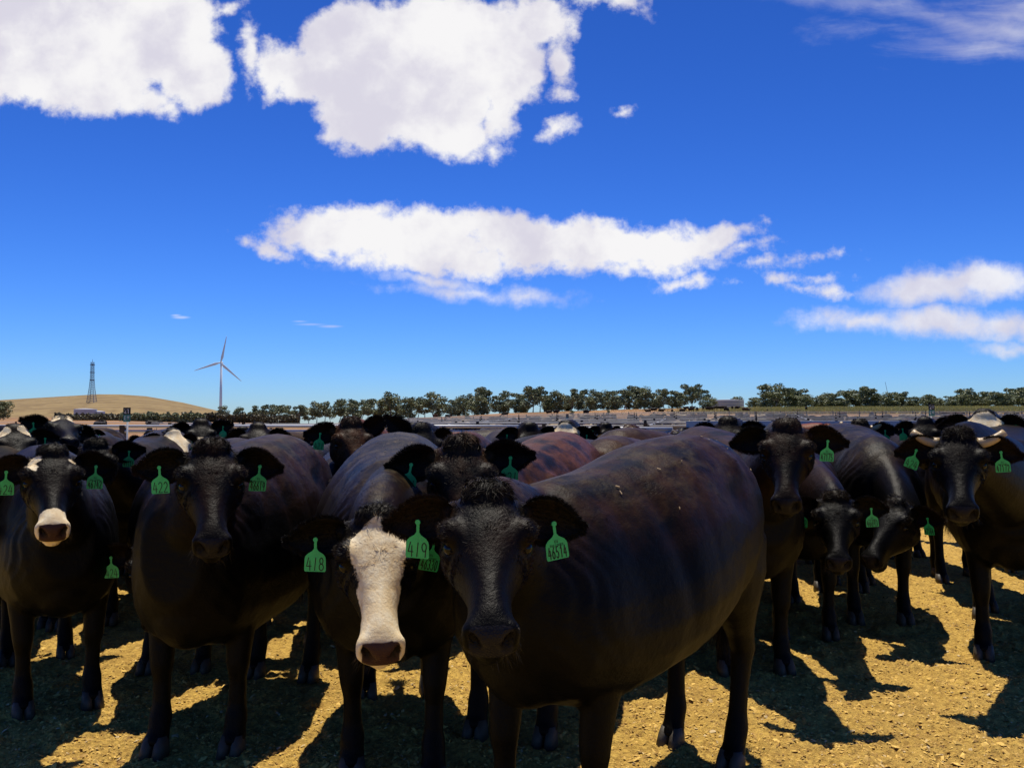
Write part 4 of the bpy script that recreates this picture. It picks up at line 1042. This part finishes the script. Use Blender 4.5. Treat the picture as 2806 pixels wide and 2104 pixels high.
# ------------------------------------------------------------------ trees
def tree_meshes(kind, h, seed, leaf='leaf'):
    r = np.random.default_rng(seed)
    w_ = h*{'tall': .42, 'wide': .62, 'bush': .55, 'round': .55}[kind]
    clumps = []; limbs = []
    base = {'tall': .34, 'wide': .26, 'bush': .04, 'round': .10}[kind]*h
    nC = {'tall': 11, 'wide': 17, 'bush': 20, 'round': 22}[kind]
    for i in range(nC):
        t = r.random(); zc = base+(h-base)*(.06+.86*t)
        prof = {'tall': math.sin(math.pi*(.25+.6*t)), 'wide': math.sin(math.pi*(.25+.5*t)), 'bush': math.sin(math.pi*(.3+.55*t)), 'round': math.sin(math.pi*(.2+.65*t))}[kind]
        a = r.random()*6.28; rad = w_*.62*prof*math.sqrt(r.random())
        c = np.array((math.cos(a)*rad, math.sin(a)*rad, zc)); cr = h*r.uniform(.10, .17)*(1.15 if kind in ('bush', 'round') else 1)
        clumps.append((c, cr)); limbs.append(c)
    nL = {'tall': 1300, 'wide': 1900, 'bush': 2300, 'round': 2400}[kind]
    ci = r.integers(0, nC, nL)
    dirn = r.normal(size=(nL, 3)); dirn /= np.linalg.norm(dirn, axis=1, keepdims=True)
    cen = np.array([c for c, _ in clumps])[ci]; rad = np.array([q for _, q in clumps])[ci]
    pos = cen+dirn*(rad*r.random(nL)**.28)[:, None]*np.array((1.1, 1.1, .85))
    sz = h*r.uniform(.016, .032, nL)
    a = r.normal(size=(nL, 3)); a /= np.linalg.norm(a, axis=1, keepdims=True); b = np.cross(a, r.normal(size=(nL, 3))); b /= np.linalg.norm(b, axis=1, keepdims=True)
    V = np.stack([pos-a*sz[:, None]*1.5, pos+b*sz[:, None]*.8, pos+a*sz[:, None]*1.5, pos-b*sz[:, None]*.8], 1).reshape(-1, 3)
    Q = np.arange(nL*4).reshape(-1, 4)
    crown = mesh_from('crown', V, Q, M[leaf], smooth=False)
    mb = MB(); lean = r.normal(size=2)*h*.03
    fk = np.array((lean[0], lean[1], base*.9))
    mb.tube([(0, 0, -.3), tuple(fk*.5), tuple(fk)], [h*.020, h*.015, h*.012], 7)
    for c in limbs[:9]:
        m_ = fk*.45+c*.55+np.array((0, 0, -h*.03)); mb.tube([tuple(fk), tuple(m_), tuple(c)], [h*.009, h*.006, h*.003], 5)
    return crown, mb.mesh('trunk', M['bark'], True)
TM = {}
for k, (kind, sd_) in enumerate([('tall', 1), ('tall', 2), ('tall', 3), ('wide', 4), ('wide', 5), ('wide', 6), ('bush', 7), ('bush', 8), ('round', 9), ('round', 10)]):
    TM[(kind, k)] = tree_meshes(kind, 12.0, sd_, 'leaf2' if k % 2 else 'leaf')
TK = {}
for k in TM: TK.setdefault(k[0], []).append(TM[k])
def tree(px, Y, hpx, kind, label, group, i=0, wide=1.0, base=None):
    g = ground_at(px, Y); h = hpx*Y/F
    root = empty('gum_tree', g, (i*2.39996) % 6.28); tag(root, label, 'tree', group)
    cm, tm = TK[kind][i % len(TK[kind])]; s = h/12.0
    root.scale = (s*wide, s*wide, s)
    obj('crown', cm, root); obj('trunk', tm, root)
TREES = [  # px, height px, kind
 (240, 14, 'bush'), (253, 16, 'tall'), (262, 12, 'bush'), (270, 17, 'wide'), (282, 19, 'wide'), (290, 14, 'tall'), (300, 17, 'wide'), (309, 17, 'wide'), (317, 21, 'tall'), (325, 21, 'tall'), (331, 14, 'tall'),
 (339, 22, 'tall'), (346, 22, 'wide'), (353, 18, 'bush'), (361, 21, 'tall'), (368, 17, 'tall'), (376, 22, 'wide'), (382, 19, 'bush'), (391, 26, 'tall'), (401, 19, 'bush'), (408, 19, 'bush'),
 (418, 19, 'wide'), (425, 20, 'wide'), (434, 24, 'tall'), (441, 18, 'bush'), (452, 16, 'bush'), (460, 17, 'bush'), (467, 21, 'tall'), (474, 14, 'bush'), (484, 25, 'wide'), (480, 18, 'bush'), (499, 17, 'bush'), (504, 22, 'tall'),
 (516, 19, 'bush'), (523, 17, 'bush'), (533, 24, 'wide'), (540, 21, 'wide'), (549, 17, 'bush'), (556, 19, 'bush'), (565, 16, 'bush'), (571, 21, 'tall'), (578, 17, 'bush'), (590, 20, 'wide'), (597, 18, 'bush'), (608, 18, 'bush'),
 (617, 19, 'bush'), (626, 18, 'bush'), (636, 22, 'wide'), (644, 20, 'bush'), (652, 16, 'bush'), (664, 18, 'wide'), (673, 17, 'bush'), (681, 17, 'wide'), (692, 22, 'wide'), (700, 18, 'wide'), (706, 10, 'bush'), (752, 9, 'bush'), (759, 11, 'bush'), (712, 9, 'bush'),
 (766, 14, 'wide'), (775, 22, 'wide'), (785, 20, 'wide'), (795, 18, 'wide'), (803, 13, 'bush'), (822, 11, 'bush'), (834, 14, 'bush'), (846, 16, 'bush'), (858, 18, 'wide'), (868, 19, 'wide'), (880, 12, 'bush'), (890, 14, 'bush'), (902, 14, 'wide'),
 (914, 6, 'bush'), (928, 11, 'wide'), (938, 9, 'bush'), (950, 11, 'bush'), (962, 12, 'bush'), (974, 10, 'bush'), (968, 17, 'wide'), (986, 16, 'wide'), (996, 14, 'bush'), (1008, 12, 'wide'), (1018, 20, 'wide'), (1030, 19, 'bush')]
_r = random.Random(11)
TREES += [(p_+_r.uniform(-3, 3), _r.uniform(8, 14), 'bush') for p_ in list(range(460, 700, 22))+list(range(766, 1030, 8))]
for i, (px, hp, k) in enumerate(TREES):
    nm = {'tall': 'tall slim gum tree on a bare trunk in the line along the horizon', 'wide': 'spreading gum tree in the line along the horizon', 'bush': 'dense low gum tree in the line along the horizon'}[k]
    tree(px, 338+(i*37 % 5)*6, hp*1.06, k, nm, 'gum trees along the horizon: '+k, i, (1.7 if px > 700 else 1.3) if k != 'tall' else 1.2)
tree(223, 380, 14, 'round', 'round dark gum tree standing right beside the wind turbine base', None, 1, 1.15)
tree(4, 330, 19, 'round', 'dark bushy tree cut by the left edge at the foot of the hill', None, 0, 1.6)
tree(737, 420, 17, 'round', 'gum tree standing behind the round water tank right of centre', None, 2, 1.15)
for px, Y, hp in [(480-12, 215, 6), (580-8, 200, 6), (608, 215, 5), (467, 230, 5)]:
    tree(px, Y, hp+1, 'bush', 'small green sapling on the dusty paddock slope', 'saplings on the paddock slope', int(px), 1.0)
# scrub hedges at the foot of the hill
def scrub(name, pts, w_, h, n, mat, label, kind='stuff'):
    r = np.random.default_rng(int(pts[0][0])+5)
    t = r.random(n)*(len(pts)-1); i = np.minimum(t.astype(int), len(pts)-2); f = t-i
    Pn = np.array(pts, float); q = Pn[i]*(1-f)[:, None]+Pn[i+1]*f[:, None]
    Y = q[:, 1]+r.uniform(-w_, w_, n); x = (q[:, 0]-CX)/F*Y
    hh = h*(.45+.8*fbm(q[:, 0]*.35, Y*.05, 3, 4))*r.random(n)**.7
    z = terrain(x, Y)+hh
    a = r.normal(size=(n, 3)); a /= np.linalg.norm(a, axis=1, keepdims=True); b = np.cross(a, r.normal(size=(n, 3))); b /= np.linalg.norm(b, axis=1, keepdims=True)
    pos = np.stack([x, Y, z], 1); s_ = r.uniform(.15, .42, n)[:, None]*(h/3)**.5
    V = np.stack([pos-a*s_, pos+b*s_, pos+a*s_, pos-b*s_], 1).reshape(-1, 3)
    tag(obj(name, mesh_from(name, V, np.arange(n*4).reshape(-1, 4), mat, False)), label, 'scrub', kind=kind)
scrub('scrub', [(55, 330), (85, 330), (120, 330)], 10, 2.6, 9000, M['scrub'], 'olive scrub in front of the tank at the foot of the hill')
scrub('hedge', [(120, 310), (150, 300), (180, 290), (205, 285)], 5, 3.2, 12000, M['leaf2'], 'long dark hedge slanting across the left paddock')
scrub('hedge', [(182, 340), (205, 335), (222, 330), (250, 330), (300, 320)], 5, 3.6, 14000, M['scrub'], 'brown windbreak hedge running under the wind turbine')
# tall dry grass on the right crest
def tall_grass():
    r = np.random.default_rng(5); n = 60000
    px = r.uniform(560, 1120, n); Y = r.uniform(215, 340, n); keep = r.random(n) < sstep(px, 640, 840)*.95+.05
    px, Y = px[keep], Y[keep]; n = len(px)
    x = (px-CX)/F*Y; z = terrain(x, Y); h = (.2+.9*fbm(x*.2, Y*.2, 3, 8))*r.uniform(.6, 1.1, n)*sstep(px, 560, 800)+.15
    lx = r.normal(size=n)*.25; ly = r.normal(size=n)*.25; wv = .16; a = r.random(n)*3.14
    V = np.stack([np.stack([x-wv*np.cos(a), Y-wv*np.sin(a), z-.1], 1), np.stack([x+wv*np.cos(a), Y+wv*np.sin(a), z-.1], 1), np.stack([x+lx, Y+ly, z+h], 1)], 1).reshape(-1, 3)
    tag(obj('tall_grass', mesh_from('tall_grass', V, np.arange(n*3).reshape(-1, 3), M['grassm'], False)), 'tall yellow green grass on the rise below the right hand trees', 'grass', kind='stuff')
tall_grass()

# ------------------------------------------------------------------ wind turbines, towers, tanks
def turbine(px, hub_py, Y, tips, label, rotor_only=False):
    hub = at(px, hub_py, Y); gx, gz = hub.x, th(hub.x, Y)
    root = empty('wind_turbine', (gx, Y, gz)); tag(root, label, 'wind turbine')
    H = hub.z-gz
    mb = MB(); mb.tube([(0, 0, -3), (0, 0, H*.5), (0, 0, H-1.5)], [2.6, 2.1, 1.5], 24); obj('tower', mb.mesh('tower', M['white'], True), root)
    mb = MB(); mb.tube([(0, 4.5, H), (0, 3.5, H), (0, -2.2, H)], [1.2, 1.9, 1.8], 12); obj('nacelle', mb.mesh('nacelle', M['white'], True), root)
    mb = MB(); mb.tube([(0, -2.2, H), (0, -3.6, H), (0, -4.8, H)], [1.7, 1.4, .3], 12); obj('hub', mb.mesh('hub', M['white'], True), root)
    for (tx, ty) in tips:
        tp = at(tx, ty, Y)-root.location; d = Vector((tp.x, 0, tp.z-H)); L = d.length; d.normalize(); sdv = Vector((d.z, 0, -d.x))
        mb = MB(); rr = []
        for t, c, th_ in [(0.02, 1.0, 1.0), (.08, 1.2, .8), (.2, 2.1, .5), (.35, 1.7, .35), (.7, 1.0, .2), (.95, .5, .1), (1.0, .12, .05)]:
            cc_ = Vector((0, -3.6, H))+d*L*t+sdv*c*.3
            rr.append(ring(tuple(cc_), np.array(sdv), Y3, c, th_, 1, 0, 12))
        V, Fs = loft(np.array(rr)); mb.add(V, Fs); obj('blade', mb.mesh('blade', M['white'], True), root)
turbine(221.3, 362.3, 1400, [(227.3, 335.7), (194.9, 370.5), (242.3, 381)], 'white three bladed wind turbine standing at the end of the bare hill')
turbine(626, 402.5, 2600, [(615, 393.5), (641, 400), (622, 418)], 'farther wind turbine mostly hidden behind the trees, one blade tip showing')
def lattice():
    Y = 600; base = at(91.5, 411, Y); g = th(base.x, Y); root = empty('lattice_tower', (base.x, Y, g)); tag(root, 'slender steel lattice tower in front of the bare hill', 'tower')
    Ht = at(91.2, 361.5, Y).z-g
    def hw(t): return np.interp(t, [0, .35, .6, 1], [2.4, 1.35, .9, .75])
    legs = MB(); br = MB()
    corners = [(-1, -1), (1, -1), (1, 1), (-1, 1)]
    lv = np.linspace(0, 1, 24)
    for cx_, cy_ in corners: legs.tube([(cx_*hw(t), cy_*hw(t), t*Ht) for t in lv], .16, 4)
    for t0, t1 in zip(lv[:-1], lv[1:]):
        for a, b in zip(corners, corners[1:]+corners[:1]):
            p = Vector((a[0]*hw(t0), a[1]*hw(t0), t0*Ht)); q = Vector((b[0]*hw(t1), b[1]*hw(t1), t1*Ht)); br.tube([p, q], .075, 4)
            p2 = Vector((b[0]*hw(t0), b[1]*hw(t0), t0*Ht)); br.tube([p, p2], .06, 4)
    for t in (.55, .74, .93): br.box((0, 0, t*Ht), (2.3, 2.3, .5))
    obj('leg_frame', legs.mesh('leg_frame', M['lattice']), root); obj('bracing', br.mesh('bracing', M['lattice']), root)
    mb = MB(); mb.tube([(0, 0, Ht), (0, 0, Ht+1.8)], .12, 5); obj('antenna', mb.mesh('antenna', M['lattice']), root)
lattice()
def thin_mast():
    Y = 700; a = at(885.2, 381.5, Y); b = at(890, 404, Y); g = th(b.x, Y); root = empty('radio_mast', (b.x+1, Y, g)); tag(root, 'hair thin radio mast leaning above the right hand trees', 'mast')
    mb = MB(); mb.tube([(0, 0, 0), tuple(b-root.location), tuple(a-root.location)], [.25, .2, .12], 6); obj('pole', mb.mesh('pole', M['lattice']), root)
thin_mast()
def tank(px0, px1, pyt, pyb, Y, label):
    a = at(px0, pyb, Y); b = at(px1, pyt, Y); r_ = (b.x-a.x)/2; cx_ = (a.x+b.x)/2; g = th(cx_, Y+r_); H = b.z-g
    root = empty('water_tank', (cx_, Y+r_, g)); tag(root, label, 'tank')
    t = np.linspace(0, 2*math.pi, 64, endpoint=False)
    rr = [np.stack([r_*np.cos(t), r_*np.sin(t), np.full(64, z)], 1) for z in (-4, H)]
    V, Fs = loft(np.array(rr), False); obj('wall', mesh_from('wall', V, Fs, M['grey'], True), root)
    rr = [np.stack([q*r_*np.cos(t), q*r_*np.sin(t), np.full(64, z)], 1) for q, z in ((1.015, H-.15), (1.015, H+.1), (.5, H+.35), (.02, H+.45))]
    V, Fs = loft(np.array(rr), True); obj('roof', mesh_from('roof', V, Fs, M['steel'], False), root)
    mb = MB()
    for k in range(1, 4):
        z = H*k/4
        mb.tube([((r_+.05)*math.cos(x), (r_+.05)*math.sin(x), z) for x in np.linspace(0, 2*math.pi, 49)], .09, 5, False)
    obj('hoop', mb.mesh('hoop', M['lattice']), root)
tank(69.5, 91, 408.8, 414.5, 380, 'low round steel tank at the foot of the hill beneath the lattice tower')
tank(90.5, 102, 411.3, 415.5, 385, 'smaller grey tank adjoining the round one at the foot of the hill')
tank(716.5, 747.5, 399.5, 408, 372, 'large grey corrugated water tank on the skyline right of centre')
# pen number signs
def sign(px, pyt, pyb, wpx, Y, num, label, group=None, pole_to=None):
    t = at(px, pyt, Y); b = at(px, pyb, Y); H = t.z-b.z; wd = wpx*Y/F
    root = empty('pen_sign', (t.x, Y, th(t.x, Y))); tag(root, label, 'sign', group)
    zt = t.z-root.location.z; zb = zt-H; zm = zt-H*.5
    mb = MB(); mb.box((0, 0, (zt+zm)/2), (wd, .012, zt-zm)); up = obj('number_plate', mb.mesh('number_plate', M['signblack']), root)
    mb = MB(); mb.box((0, 0, (zb+zm)/2-.002), (wd*.96, .012, zm-zb)); lo = obj('grade_plate', mb.mesh('grade_plate', M['signgreen']), root)
    hh = (zt-zm)
    obj('number', text_mesh([(num, 0, zm+hh*.2, hh*.62, wd*.30, wd*.10, wd*.085)], M['signwhite'], y=-.0085, thick=.002), up)
    obj('letters', text_mesh([('EU', 0, zb+hh*.28, hh*.5, wd*.24, wd*.16, wd*.07)], M['signwhite'], y=-.0085, thick=.002), lo)
    mb = MB(); mb.tube([(0, .03, -.1), (0, .03, zt-.05)], .016, 8); obj('pole', mb.mesh('pole', M['grey'], True), root)
sign(127, 407.0, 421.2, 7.2, 15.0, '21', 'black and green pen sign 21 on a thin pole in front of the bare hill')
sign(931.5, 403.5, 415.5, 6.0, 22, '20', 'black and green pen sign 20 on a thin pole at the right')
sign(567.3, 413.5, 419.5, 2.8, 60, '19', 'tiny dark pen sign far off in the middle of the yards')
sign(219, 418.0, 423.5, 2.8, 60, '22', 'tiny dark pen sign far off below the wind turbine')
# paddock wire fence on the slope
fence('wire_fence', [(-25, 150), (30, 160), (110, 150)], [.4, .8, 1.15], 4.5, .02, M['steel'], 'thin wire fence on dark posts between the yards and the dusty slope', posth=1.3, pw_=.16)
fence('wire_fence', [(-75, 95), (-45, 110), (-20, 120)], [.4, .8, 1.15], 5, .02, M['steel'], 'thin wire fence across the left paddock below the hill', posth=1.25, pw_=.14)
print('objects', len(bpy.data.objects))
